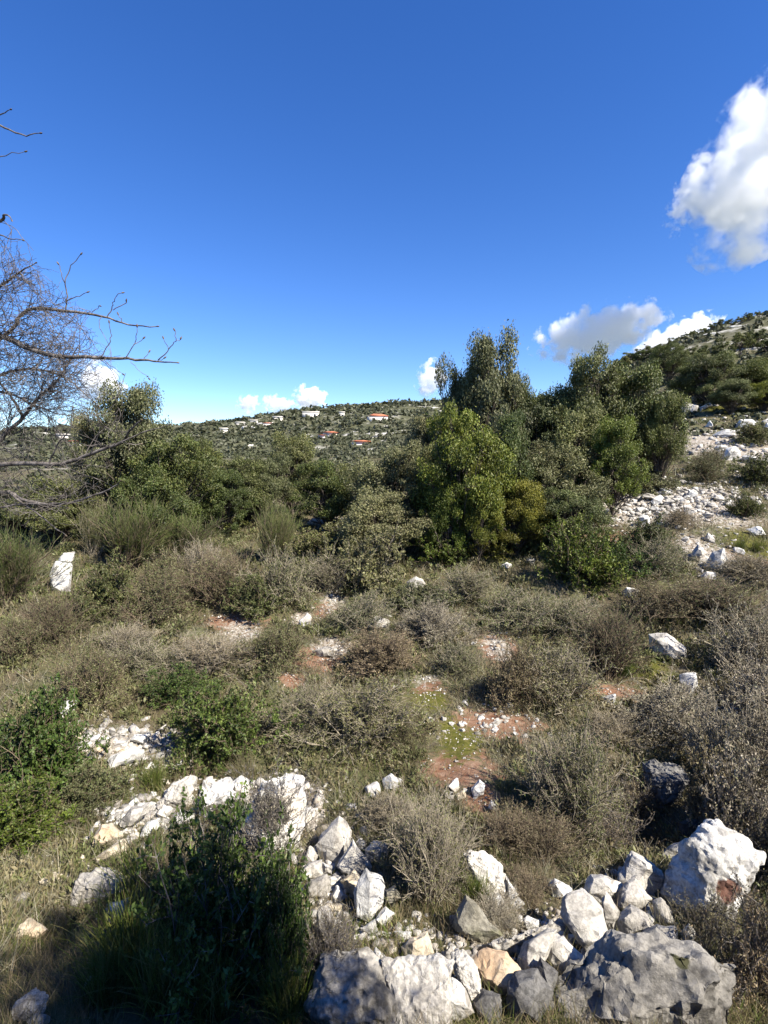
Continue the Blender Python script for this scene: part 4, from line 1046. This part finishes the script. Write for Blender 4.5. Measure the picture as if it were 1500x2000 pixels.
HILL = [(1100, 745), (1200, 706), (1300, 668), (1400, 634), (1500, 608), (1600, 580)]
for k, px in enumerate([1212, 1232, 1250, 1268, 1290, 1312, 1338, 1352, 1372, 1392, 1410, 1428, 1446, 1462, 1480, 1496]):
    oak(px, skyline(px, HILL) - r_.uniform(2, 10), r_.uniform(22, 40), 76 + r_.uniform(-3, 3), r_.choice(['oak_dark', 'oak_dark', 'oak_olive']),
        ordn[k] + ' small round tree from the left on the right hill skyline', small=True, group='trees on the right hill skyline')
for k, (px, top, w) in enumerate(sorted([(1330, 680, 40), (1365, 672, 36), (1410, 660, 44), (1445, 648, 40), (1475, 640, 48), (1500, 655, 50), (1425, 685, 40), (1490, 690, 60), (1290, 700, 40), (1395, 690, 36)])):
    oak(px, top, w, 52 + 2 * (k % 4), r_.choice(['oak_dark', 'oak_olive']), ordn[k] + ' dark tree from the left on the hillside below the right skyline', small=True, group='trees on the upper right hillside')
FAR = [(0, 850), (100, 846), (200, 842), (300, 838), (420, 832), (500, 815), (560, 806), (640, 798), (720, 795), (820, 790), (900, 788)]
for k, px in enumerate([20, 60, 105, 330, 388, 426, 446, 510, 580, 590, 645, 662, 680, 692, 706, 735, 760, 785]):
    oak(px, skyline(px, FAR) - r_.uniform(3, 9), r_.uniform(9, 18), 300 + r_.uniform(-8, 4), r_.choice(['oak_dark', 'oak_olive']),
        ordn[k] + ' tiny tree from the left on the far ridge skyline', small=True, group='trees on the far ridge skyline')

# far scrub on both hillsides: reads as one mass
def hill_scrub():
    r = np.random.default_rng(77); parts = []
    n = 13500
    t = np.radians(r.uniform(-46, 46, n)); rad_ = np.exp(r.uniform(math.log(28), math.log(330), n))
    x, y = rad_ * np.sin(t), rad_ * np.cos(t); z = G(x, y)
    ok = vnoise(np.stack([x, y, 0 * x], -1) / np.maximum(4, rad_ / 14)[:, None], 3) + .3 * vnoise(np.stack([x, y, 0 * x], -1) / np.maximum(12, rad_ / 5)[:, None], 4) > -.38 - .25 * (rad_ > 110)
    x, y, z, rad_ = x[ok], y[ok], z[ok], rad_[ok]
    s = rad_ * r.uniform(.003, .0105, len(x))
    m = 12
    off = rdir(r, len(x) * m).reshape(len(x), m, 3) * r.uniform(.4, 1, (len(x), m, 1)); off[..., 2] = np.abs(off[..., 2]) * .8
    C = np.stack([x, y, z], -1)[:, None] + off * s[:, None, None]
    U = rdir(r, len(x) * m)
    V, Fl_ = leaves(C.reshape(-1, 3), U, off.reshape(-1, 3) + np.array([0, 0, .4]), np.repeat(s * .46, m), np.repeat(s * .3, m))
    return np_mesh('hillside_scrub', V, Fl_)
M['far_scrub'] = leaf_mat('far_scrub', [(.045, .052, .026), (.065, .072, .036), (.085, .09, .048), (.11, .108, .066)])
tag(link('hillside_scrub', hill_scrub(), M['far_scrub']), 'mass of distant scrub covering the far hillsides', 'scrub', None, 'stuff')

# ------------------------------------------------------------------ far houses
M['plaster'] = flat_mat('plaster', (.62, .58, .52), .9, .12, .6)
M['roof_tile'] = flat_mat('roof_tile', (.42, .14, .07), .85, .3, 1.2)
M['window_dark'] = flat_mat('window_dark', (.03, .035, .04), .2, .2, 3)
def box(x0, x1, y0, y1, z0, z1):
    V = np.array([[x, y, z] for z in (z0, z1) for y in (y0, y1) for x in (x0, x1)], float)
    return V, [np.array([[0, 2, 3, 1], [4, 5, 7, 6], [0, 1, 5, 4], [2, 6, 7, 3], [0, 4, 6, 2], [1, 3, 7, 5]])]
def house(px, eave, wpx, y, wall_h, roof_h, label, rot=0, flat=False):     # y: unused hint of distance
    p = hit(px, eave + 7); s = axis(p) / F; w = wpx * s; d = w * .7
    roof_h = roof_h / 26 * w if not flat else roof_h
    p = p + np.array([0, -d * .2, 0]); zE = ztop(px, eave, p[1])
    z0 = float(G(p[0], p[1])) - 1.5
    rt = bpy.data.objects.new('house', None); col.objects.link(rt); rt.location = (p[0], p[1], z0); rt.rotation_euler = (0, 0, rot)
    h = zE - z0
    link('wall', np_mesh('wall', *box(-w / 2, w / 2, -d / 2, d / 2, 0, h)), M['plaster'], rt)
    if flat:
        link('roof', np_mesh('roof', *box(-w / 2 - .2, w / 2 + .2, -d / 2 - .2, d / 2 + .2, h, h + .35)), M['plaster'], rt)
    else:
        e = .35; a, b = w / 2 + e, d / 2 + e; q_ = w * .22
        V = np.array([[-a, -b, h], [a, -b, h], [a, b, h], [-a, b, h], [-q_, 0, h + roof_h], [q_, 0, h + roof_h]])
        link('roof', np_mesh('roof', V, [np.array([[0, 1, 5, 4], [2, 3, 4, 5], [3, 2, 1, 0]]), np.array([[1, 2, 5], [3, 0, 4]])]), M['roof_tile'], rt)
    n = max(2, min(6, int(w / 3)))
    for k in range(n):
        cx = -w / 2 + w * (k + .5) / n
        link('window', np_mesh('window', *box(cx - .5, cx + .5, -d / 2 - .06, -d / 2 + .1, h - 2.2, h - .8)), M['window_dark'], rt)
    tag(rt, label, 'house', 'houses on the far ridge')
house(737, 813, 36, 296, 4, 3.4, 'red roofed house highest on the far ridge, right of centre', .2)
house(646, 845, 26, 240, 3.5, 2.6, 'small red roofed house lower on the far hill', -.2)
house(704, 862, 32, 180, 3, 1.8, 'low red roofed house just above the treetops', .1)
house(628, 849, 12, 236, 3, 1.2, 'tiny red roofed annex left of the small house', 0)
house(176, 827, 26, 285, 5, 2.4, 'red roofed house seen through bare branches, upper one', .1)
house(152, 862, 28, 200, 3.5, 2.0, 'red roofed house seen through bare branches, lower one', -.1)
house(608, 806, 32, 305, 4, 1, 'white flat roofed villa on the far ridge crest', .1, True)
house(668, 806, 10, 312, 4, 1, 'small white house right of the crest villa', 0, True)
house(470, 826, 16, 296, 3, 1, 'white flat roofed house at the left end of the ridge', 0, True)
house(438, 838, 13, 290, 3, 1, 'white flat roofed house leftmost on the pale crest', .1, True)
house(497, 822, 18, 290, 3, 1, 'pale house in the middle of the white crest cluster', -.1, True)
house(522, 826, 15, 290, 3, 1.6, 'little red roofed house inside the white crest cluster', .2)
house(543, 815, 17, 290, 3, 1, 'pale house at the right end of the white crest cluster', 0, True)
house(125, 850, 18, 250, 3, 1, 'white house seen through bare branches, leftmost one', 0, True)
house(205, 848, 16, 250, 3, 1.4, 'small red roofed house beside the tall left oak', .1)
# pale cliffs on the far crest
for k, (px, py, w, h) in enumerate([(520, 822, 50, 12), (485, 832, 36, 9), (430, 842, 26, 7), (455, 880, 34, 18), (490, 868, 26, 14), (545, 816, 24, 8), (200, 836, 40, 8), (170, 866, 50, 10), (1300, 690, 40, 8), (1440, 634, 46, 8), (1395, 650, 50, 8), (1320, 678, 30, 14), (1490, 675, 40, 10)]):
    p = hit(px, py + h / 2); s = axis(p) / F
    o = link('cliff', ROCKP[k % 14], M['lime_white']); o.location = (p[0], p[1], G(p[0], p[1]))
    o.scale = (w * s, w * s * .5, h * s * 1.6); o.rotation_euler = (0, 0, random.uniform(-.3, .3))
    tag(o, ('pale cliff band on the far ridge under the houses' if px < 700 else 'pale rock band high on the right hill'), 'cliff', 'cliffs of the far ridge' if px < 700 else 'rock bands of the right hill')

# ------------------------------------------------------------------ undergrowth and grass (uncountable)
def blades(n, seed, lo, hi, region, dens, width, lean=.5, K=2, inv=False, mat='straw', name='dry_grass', label='', sz=1.0):
    r = np.random.default_rng(seed)
    t = np.radians(r.uniform(-52, 52, n)); rad_ = np.exp(r.uniform(math.log(region[0]), math.log(region[1]), n))
    x, y = rad_ * np.sin(t), rad_ * np.cos(t)
    d = vnoise(np.stack([x, y, 0 * x], -1) * 1.4, seed) + .5 * vnoise(np.stack([x, y, 0 * x], -1) * 5, seed + 1)
    keep = (d > dens) & (bare(x, y) < .3 + .6 * r.random(n) ** 3)
    x, y, rad_ = x[keep], y[keep], rad_[keep]; n = len(x)
    b = np.stack([x, y, G(x, y) - .01], -1)
    L = r.uniform(lo, hi, n) * (.7 + .04 * rad_) * sz
    dr = np.stack([r.normal(0, lean, n), r.normal(0, lean, n), np.ones(n)], -1)
    P = polyline(b, dr, L, K, .18, r)
    side = unit(np.cross(dr, rdir(r, n)))[:, None]
    wv = (width * np.linspace(1, .1, K))[None, :, None] * (.4 + .12 * rad_)[:, None, None]
    V = np.stack([P - side * wv, P + side * wv], 2).reshape(-1, 3)
    i = np.arange(n * K * 2).reshape(n, K, 2)
    q_ = np.stack([i[:, :-1, 0], i[:, :-1, 1], i[:, 1:, 1], i[:, 1:, 0]], -1).reshape(-1, 4)
    tag(link(name, np_mesh(name, V, [q_]), M[mat]), label, 'grass', None, 'stuff')
blades(140000, 40, .06, .26, (2.6, 24), -.55, .0028, .6, mat='straw', name='dry_grass', label='dry straw coloured grass and litter between the shrubs')
blades(95000, 41, .05, .2, (2.6, 26), .05, .003, .5, mat='grass', name='green_grass', label='short green grass growing in patches')
blades(82000, 42, .1, .34, (4, 26), -.3, .003, .9, mat='scrub_grey', name='dead_twigs', label='fine grey dead stems covering the ground')

def low_scrub():
    """knee-high cushions merging into one cover"""
    r = np.random.default_rng(60); n = 4200
    t = np.radians(r.uniform(-52, 52, n)); rad_ = np.exp(r.uniform(math.log(4.5), math.log(34), n))
    x, y = rad_ * np.sin(t), rad_ * np.cos(t)
    d = vnoise(np.stack([x, y, 0 * x], -1) * .8, 66)
    keep = (bare(x, y) < .22) & (d > -.55)
    x, y, rad_ = x[keep], y[keep], rad_[keep]; n = len(x); z = G(x, y)
    s = r.uniform(.09, .26, n) * (.5 + .05 * rad_); m = 66
    off = rdir(r, n * m).reshape(n, m, 3) * r.uniform(.3, 1, (n, m, 1)) ** .6; off[..., 2] = np.abs(off[..., 2]) * .9
    C = (np.stack([x, y, z], -1)[:, None] + off * s[:, None, None]).reshape(-1, 3)
    lf = np.repeat(.004 * (rad_ + 1.5), m) * r.uniform(.5, 1.3, n * m)
    u = off.reshape(-1, 3) + rdir(r, n * m) * .7 + np.array([0, 0, .3])
    V, Fl_ = leaves(C, u, rdir(r, n * m), np.minimum(lf, .06), np.minimum(lf, .06) * .35)
    half = r.random(n) < np.where((x < .5) & (rad_ > 7), .2, .5)
    Fa = Fl_[0].reshape(2, n * m, 3); mk = np.repeat(half, m)
    for sel, mt, nm, lab in ((mk, 'scrub_brown', 'brown_undergrowth', 'low brown undergrowth cushions covering the slope'), (~mk, 'scrub_olive', 'olive_undergrowth', 'low olive undergrowth cushions covering the slope')):
        f = Fa[:, sel].reshape(-1, 3)
        used, inv = np.unique(f, return_inverse=True)
        tag(link(nm, np_mesh(nm, V[used], [inv.reshape(-1, 3)]), M[mt]), lab, 'undergrowth', None, 'stuff')
low_scrub()

def tuft_mesh(seed, n=420):
    r = np.random.default_rng(seed)
    b = np.stack([r.normal(0, .1, n), r.normal(0, .1, n), np.zeros(n)], -1)
    dr = np.stack([r.normal(0, .28, n), r.normal(0, .28, n), np.ones(n)], -1)
    K = 6; L = r.uniform(.4, 1, n)
    P = polyline(b, dr, L, K, .07, r); P[:, :, 2] -= (np.linspace(0, 1, K) ** 2.2)[None] * (L * np.hypot(dr[:, 0], dr[:, 1]) * .6)[:, None]
    side = unit(np.cross(dr, rdir(r, n)))[:, None]
    wv = (.004 * np.array([.7, 1, 1, .8, .5, .1]))[None, :, None]
    V = np.stack([P - side * wv, P + side * wv], 2).reshape(-1, 3)
    i = np.arange(n * K * 2).reshape(n, K, 2)
    return np_mesh('grass_tuft', V, [np.stack([i[:, :-1, 0], i[:, :-1, 1], i[:, 1:, 1], i[:, 1:, 0]], -1).reshape(-1, 4)])
TUFT = [tuft_mesh(500 + k) for k in range(3)]
for k, (px, py, h, mt, lab) in enumerate([
    (255, 1900, 210, 'grass', 'tall bright grass tuft below the squarish white stone'),
    (210, 1960, 150, 'grass', 'grass tuft at the lower left, beside the sharp grey stone'),
    (320, 1960, 190, 'grass', 'grass tuft at the foot of the largest dark bush'),
    (280, 1760, 150, 'grass', 'thin grass tuft right of the broad rounded grey rock'),
    (410, 1990, 170, 'grass', 'grass tuft at the bottom edge under the dark bush'),
    (560, 1990, 160, 'grass', 'dark grass tuft left of the broad slab'),
    (110, 1530, 110, 'grass', 'grass tuft between the left edge bush and the stone row'),
    (300, 1540, 60, 'grass', 'low grass tuft left of the tilted pale rock'),
    (480, 1530, 70, 'straw', 'straw tuft at the foot of the round green bush'),
    (935, 1770, 80, 'grass', 'fresh green tuft left of the tall lichen rock'),
    (1110, 1540, 80, 'grass', 'fresh green tuft inside the large twiggy shrub'),
    (1445, 1075, 30, 'grass', 'green turf tuft on the grass patch, left part'),
    (1480, 1080, 34, 'grass', 'green turf tuft on the grass patch, right part'),
    (1215, 1320, 70, 'grass', 'green tuft beside the slanted boulder'),
]):
    p = hit(px, py); s = axis(p) / F * h / .85
    o = link('grass_tuft', TUFT[k % 3], M[mt]); o.location = (p[0], p[1], G(p[0], p[1]) - .01)
    o.scale = (s, s, s); o.rotation_euler = (0, 0, k * 1.3)
    tag(o, lab, 'grass')

# ------------------------------------------------------------------ bare tree on the left
def bare_tree():
    r = np.random.default_rng(88)
    rt = bpy.data.objects.new('bare_tree', None); col.objects.link(rt)
    basep = on_ground(-330, 5.0); rt.location = basep
    def pt(px, py, y):
        d = ray(px, py); return d * (y / d[1]) - basep
    mains = [  # traced limbs: list of (px, py), depth from-to, radius px from-to
     ([(-330,980),(-250,800),(-150,700),(-60,640),(0,655),(60,682),(110,695),(170,698),(250,702),(300,705),(345,709)], 5.0, 4.3, 15, 1.6),
     ([(-250,800),(-130,740),(-40,690),(20,645),(55,605),(130,607),(200,618),(250,634),(305,638)], 5.0, 4.6, 10, 1.5),
     ([(-330,1050),(-200,960),(-80,920),(30,906),(120,905),(180,886),(240,862),(252,842),(275,822)], 5.0, 4.2, 12, 2.0),
     ([(240,862),(285,842),(330,830)], 4.2, 4.1, 3.0, 1.2),
     ([(236,864),(262,868),(276,868)], 4.2, 4.3, 2.2, 1),
     ([(-200,960),(-100,930),(-20,880),(10,850),(45,815),(72,780),(110,745),(135,705),(150,680)], 5.0, 4.8, 11, 1.6),
     ([(45,816),(25,780),(0,748),(-30,720)], 4.9, 4.6, 5, 2),
     ([(-330,1100),(-150,1000),(0,962),(40,975),(90,985),(150,978),(215,955),(236,938)], 5.0, 4.3, 10, 1.6),
     ([(-100,1010),(0,992),(60,984),(130,990)], 4.9, 4.5, 6, 1.5),
     ([(20,966),(70,1000),(105,1030),(128,1045)], 4.7, 4.5, 4, 1.2),
     ([(95,905),(112,868),(135,842),(141,800)], 4.5, 4.3, 3.4, 1.2),
     ([(176,888),(190,855),(196,826)], 4.3, 4.2, 2.4, 1.1),
     ([(-330,900),(-260,600),(-160,450),(-60,420),(0,432),(8,418),(22,428)], 5.0, 4.5, 14, 1.3),
     ([(-160,450),(-80,300),(-20,240),(0,246),(40,262),(77,261)], 4.8, 4.4, 6, 1.2),
     ([(-80,300),(-30,250),(0,225),(20,213)], 4.6, 4.4, 4, 1.1),
     ([(-60,430),(0,458),(20,466),(46,469)], 4.5, 4.4, 3, 1.1),
     ([(-40,320),(0,306),(48,296)], 4.5, 4.4, 2.2, .8),
     ([(-250,750),(-100,620),(0,560),(40,530),(70,515)], 4.9, 4.6, 8, 1.3),
     ([(-250,850),(-120,800),(-20,740),(60,720),(130,740),(190,790)], 5.0, 4.7, 8, 1.3),
     ([(-200,800),(-60,760),(20,770),(90,800),(150,815)], 5.0, 4.7, 7, 1.2),
     ([(128,608),(131,580),(127,548),(140,520),(158,497)], 4.62, 4.55, 2.6, 1.1),
     ([(130,590),(150,580),(172,571)], 4.6, 4.6, 1.8, 1.0), ([(127,552),(118,530),(116,517)], 4.6, 4.6, 1.6, 1),
     ([(178,612),(188,604),(194,598)], 4.6, 4.6, 1.5, 1), ([(209,620),(220,600),(221,588),(235,570)], 4.6, 4.55, 2, 1.1),
     ([(221,605),(246,593),(247,588)], 4.6, 4.6, 1.6, 1), ([(240,630),(232,616)], 4.6, 4.6, 1.6, 1.2),
     ([(195,698),(212,672),(217,650),(213,632)], 4.4, 4.35, 2, 1), ([(245,702),(262,672),(268,640)], 4.35, 4.3, 2, 1),
     ([(262,672),(278,662)], 4.3, 4.3, 1.4, .9), ([(280,704),(290,688)], 4.3, 4.3, 1.5, 1), ([(311,703),(330,682),(343,665),(342,646)], 4.3, 4.25, 2, 1.1),
     ([(330,682),(320,664)], 4.3, 4.3, 1.4, 1), ([(343,665),(352,664)], 4.25, 4.25, 1.3, 1), ([(255,705),(270,722),(290,737)], 4.3, 4.3, 1.2, .7), ([(205,705),(222,718),(238,729)], 4.35, 4.3, 1.2, .7), ([(305,707),(320,700)], 4.3, 4.3, 1.3, 1),
    ]
    limbs = []
    trunk = np.array([[[0, 0, -.3], [.05, 0, .6], [0, .05, 1.5], [.1, 0, 2.6], [.05, .1, 3.6], [.3, .1, 4.6], [.35, .1, 5.6]]])
    tk = tubes(trunk, np.array([[.16, .14, .12, .10, .085, .05, .02]]), 9)
    link('trunk', np_mesh('trunk', *tk, True), M['twig_dark'], rt)
    allP = []
    for pts, d0, d1, r0, r1 in mains:
        n = len(pts); K = (n - 1) * 4 + 1
        dd = np.linspace(d0, d1, n); Q = np.array([pt(a, b, y) for (a, b), y in zip(pts, dd)])
        u = np.linspace(0, n - 1, K); i = np.minimum(u.astype(int), n - 2); f = (u - i)[:, None]
        # Catmull-Rom through the traced points
        Qe = np.vstack([2 * Q[0] - Q[1], Q, 2 * Q[-1] - Q[-2]])
        p0, p1, p2, p3 = Qe[i], Qe[i + 1], Qe[i + 2], Qe[i + 3]
        C = .5 * ((2 * p1) + (-p0 + p2) * f + (2 * p0 - 5 * p1 + 4 * p2 - p3) * f ** 2 + (-p0 + 3 * p1 - 3 * p2 + p3) * f ** 3)
        C += r.normal(0, .0035, C.shape)
        sc = d0 / F * .54
        if n > 6:                                           # limbs start at the trunk
            C = np.vstack([np.array([[.0, .0, max(.2, min(C[0][2], 5))]]), C])
        R = np.linspace(r0, r1, len(C)) * sc
        limbs.append(tubes(C[None], R[None], 6)); allP.append((C, R, n))
    for V_, F_ in limbs:
        link('branch', np_mesh('branch', V_, F_, True), M['twig_dark'], rt)
    # fine twigs, grown in three orders from the limbs inside the crown
    parts = []; B, T = [], []
    def inside(P):
        w_ = P[:, -1] + basep; ax = w_[:, 1] * CP - w_[:, 2] * SP
        qx = 750 + F * w_[:, 0] / ax; qy = 1000 - F * (w_[:, 1] * SP + w_[:, 2] * CP) / ax
        lim = np.interp(qy, [440, 480, 520, 600, 700, 760, 830, 900, 960, 1010, 1060], [-80, 40, 95, 170, 215, 240, 262, 250, 215, 170, 60])
        return P[(qx < lim + r.normal(0, 14, len(qx))) & (qy > 440)]
    for (C, R, n), (pts, *_r) in zip(allP, mains):
        if n < 5: continue
        seg = np.linalg.norm(np.diff(C, axis=0), axis=1).sum(); m = int(seg * (24 if np.mean([q_[1] for q_ in pts]) < 850 else 7))
        k = r.integers(int(len(C) * .12), int(len(C) * .80), m); B.append(C[k]); T.append(unit(C[np.minimum(k + 1, len(C) - 1)] - C[k]))
    B, T = np.concatenate(B), np.concatenate(T)
    d1 = unit(T * .9 + r.normal(0, .55, T.shape) * np.array([1, .9, 1]) + np.array([.25, 0, -.02]))
    P1 = polyline(B, d1, r.uniform(.25, .75, len(B)), 7, .25, r, .01); P1 = inside(P1)
    parts.append(tubes(P1, np.linspace(.0033, .0016, 7)[None] * np.ones((len(P1), 1)), 3))
    bb, tg, _, _ = children(P1, 5, r, .15, 1)
    P2 = polyline(bb, tg + r.normal(0, .7, bb.shape), r.uniform(.1, .32, len(bb)), 5, .32, r); P2 = inside(P2)
    parts.append(tubes(P2, np.linspace(.002, .0012, 5)[None] * np.ones((len(P2), 1)), 3))
    bb, tg, _, _ = children(P2, 2, r, .2, 1)
    P3_ = polyline(bb, tg + r.normal(0, .8, bb.shape), r.uniform(.04, .13, len(bb)), 3, .35, r); P3_ = inside(P3_)
    parts.append(tubes(P3_, np.linspace(.0015, .001, 3)[None] * np.ones((len(P3_), 1)), 3))
    # buds at the ends of the traced tips
    V_, F_ = merge(parts)
    # keep the sprawl inside the crown's outline to the right
    link('twigs', np_mesh('twigs', V_, F_), M['twig_dark'], rt)
    tips = np.array([C[-1] for (C, R, n) in allP]); td = unit(np.array([C[-1] - C[-2] for (C, R, n) in allP]))
    for q_, t_ in zip(tips, td):
        Pb = (q_ + t_ * np.array([[0], [.008], [.02], [.03]]))[None]
        link('bud', np_mesh('bud', *tubes(Pb, np.array([[.003, .0065, .006, .001]]), 5), True), M['twig_brown'], rt)
    tag(rt, 'bare leafless tree reaching in from the left edge', 'tree')
bare_tree()

# unseen tree added beside the viewer to throw shade over the lower left
def added_shade_tree(x, y, H, W, label, proto):
    z = float(G(x, y)); tm, cm = TREE[proto % len(TREE)]
    rt = bpy.data.objects.new('oak_tree', None); col.objects.link(rt); rt.location = (x, y, z - .1); rt.scale = (W, W, H)
    link('trunk', tm, M['bark'], rt); link('crown', cm, M['oak_dark'], rt)
    tag(rt, label, 'tree')
for px, py, t, H0, W, lab, pr in (
        (170, 1925, 8.6, .8, 2.3, 'unseen oak added beside the viewer to shade the lower left', 3),):
    p = hit(px, py) + t * np.array(SUN_DIR)
    gz = float(G(p[0], p[1])); added_shade_tree(p[0], p[1], (p[2] - gz) + H0, W, lab, pr)

# ------------------------------------------------------------------ clouds
def cloud_mat(name, dens, scale, thr, ratio):
    m, nt, nd, lk, b = newmat(name)
    nd.remove(b)
    v = nd.new('ShaderNodeVolumePrincipled'); v.inputs['Color'].default_value = (.998, .998, .998, 1); v.inputs['Anisotropy'].default_value = 0.0
    tc = nd.new('ShaderNodeTexCoord')
    nz = nd.new('ShaderNodeTexNoise'); nz.inputs['Scale'].default_value = scale; nz.inputs['Detail'].default_value = 9; nz.inputs['Roughness'].default_value = .6
    mp = nd.new('ShaderNodeMapping'); mp.inputs['Scale'].default_value = ratio; lk.new(tc.outputs['Object'], mp.inputs[0]); lk.new(mp.outputs[0], nz.inputs['Vector'])
    ln = nd.new('ShaderNodeVectorMath'); ln.operation = 'LENGTH'; lk.new(tc.outputs['Object'], ln.inputs[0])
    a = nd.new('ShaderNodeMath'); a.operation = 'SUBTRACT'; a.inputs[0].default_value = 1.0; lk.new(ln.outputs['Value'], a.inputs[1])
    bq = nd.new('ShaderNodeMath'); bq.operation = 'MULTIPLY_ADD'; lk.new(nz.outputs[0], bq.inputs[0]); bq.inputs[1].default_value = 3.2; lk.new(a.outputs[0], bq.inputs[2])
    c = nd.new('ShaderNodeMapRange'); lk.new(bq.outputs[0], c.inputs[0]); c.inputs[1].default_value = thr; c.inputs[2].default_value = thr + .3
    c.inputs[3].default_value = 0; c.inputs[4].default_value = dens
    lk.new(c.outputs[0], v.inputs['Density'])
    lk.new(v.outputs[0], nd['Material Output'].inputs['Volume'])
    return m
def cloud_mesh(seed):
    bm = bmesh.new(); bmesh.ops.create_icosphere(bm, subdivisions=4, radius=1)
    co = np.array([v.co[:] for v in bm.verts]); d = 1.1 + .12 * fbm(co * 1.6 + seed, 4, seed)
    for v, c in zip(bm.verts, co * d[:, None]): v.co = c
    me = bpy.data.meshes.new('cloud'); bm.to_mesh(me); bm.free(); return me
def cloud(px, py, a, b, ang, y, dens, thr, label, seed, sc=2.0, depth=.6):
    d = ray(px, py); p = d * (y / d[1]); s = axis(p) / F
    mn = min(a, b); sc3 = (a, mn * depth * 1.5, b)
    o = link('cloud', cloud_mesh(seed), cloud_mat('cloud_%d' % seed, dens / (mn * s), sc, thr, tuple(v / mn for v in sc3)))
    o.location = p; o.scale = tuple(v * s for v in sc3); o.rotation_euler = (0, math.radians(ang), 0)
    tag(o, label, 'cloud')
cloud(1585, 240, 310, 150, -52, 2500, 5, 1.72, 'great white cloud entering at the upper right edge', 1, 1.7)
cloud(1350, 372, 90, 36, -66, 2500, 1.6, 1.9, 'thin torn wisp hanging off the great cloud', 2, 1.8)
cloud(1175, 648, 130, 54, -14, 3200, 4.5, 1.72, 'white cloud above the right end of the grove', 3, 1.7, .45)
cloud(1310, 672, 105, 38, -30, 3600, 4.5, 1.7, 'white cloud rising behind the right hill', 4, 1.7, .45)
cloud(605, 778, 34, 30, 0, 3800, 4, 1.76, 'compact white cloud over the far ridge', 5, 1.8, .5)
cloud(545, 790, 38, 20, 10, 3900, 2.2, 1.8, 'faint cloud left of the compact one', 6, 1.8, .5)
cloud(484, 788, 24, 20, -20, 3900, 2.2, 1.8, 'small faint cloud further left over the ridge', 7, 1.8, .5)
cloud(842, 738, 30, 40, 15, 3900, 2.5, 1.76, 'pale cloud left of the tallest oak', 8, 1.8, .5)
cloud(195, 745, 52, 46, 30, 3700, 3, 1.76, 'white cloud behind the bare branches', 9, 1.8, .5)
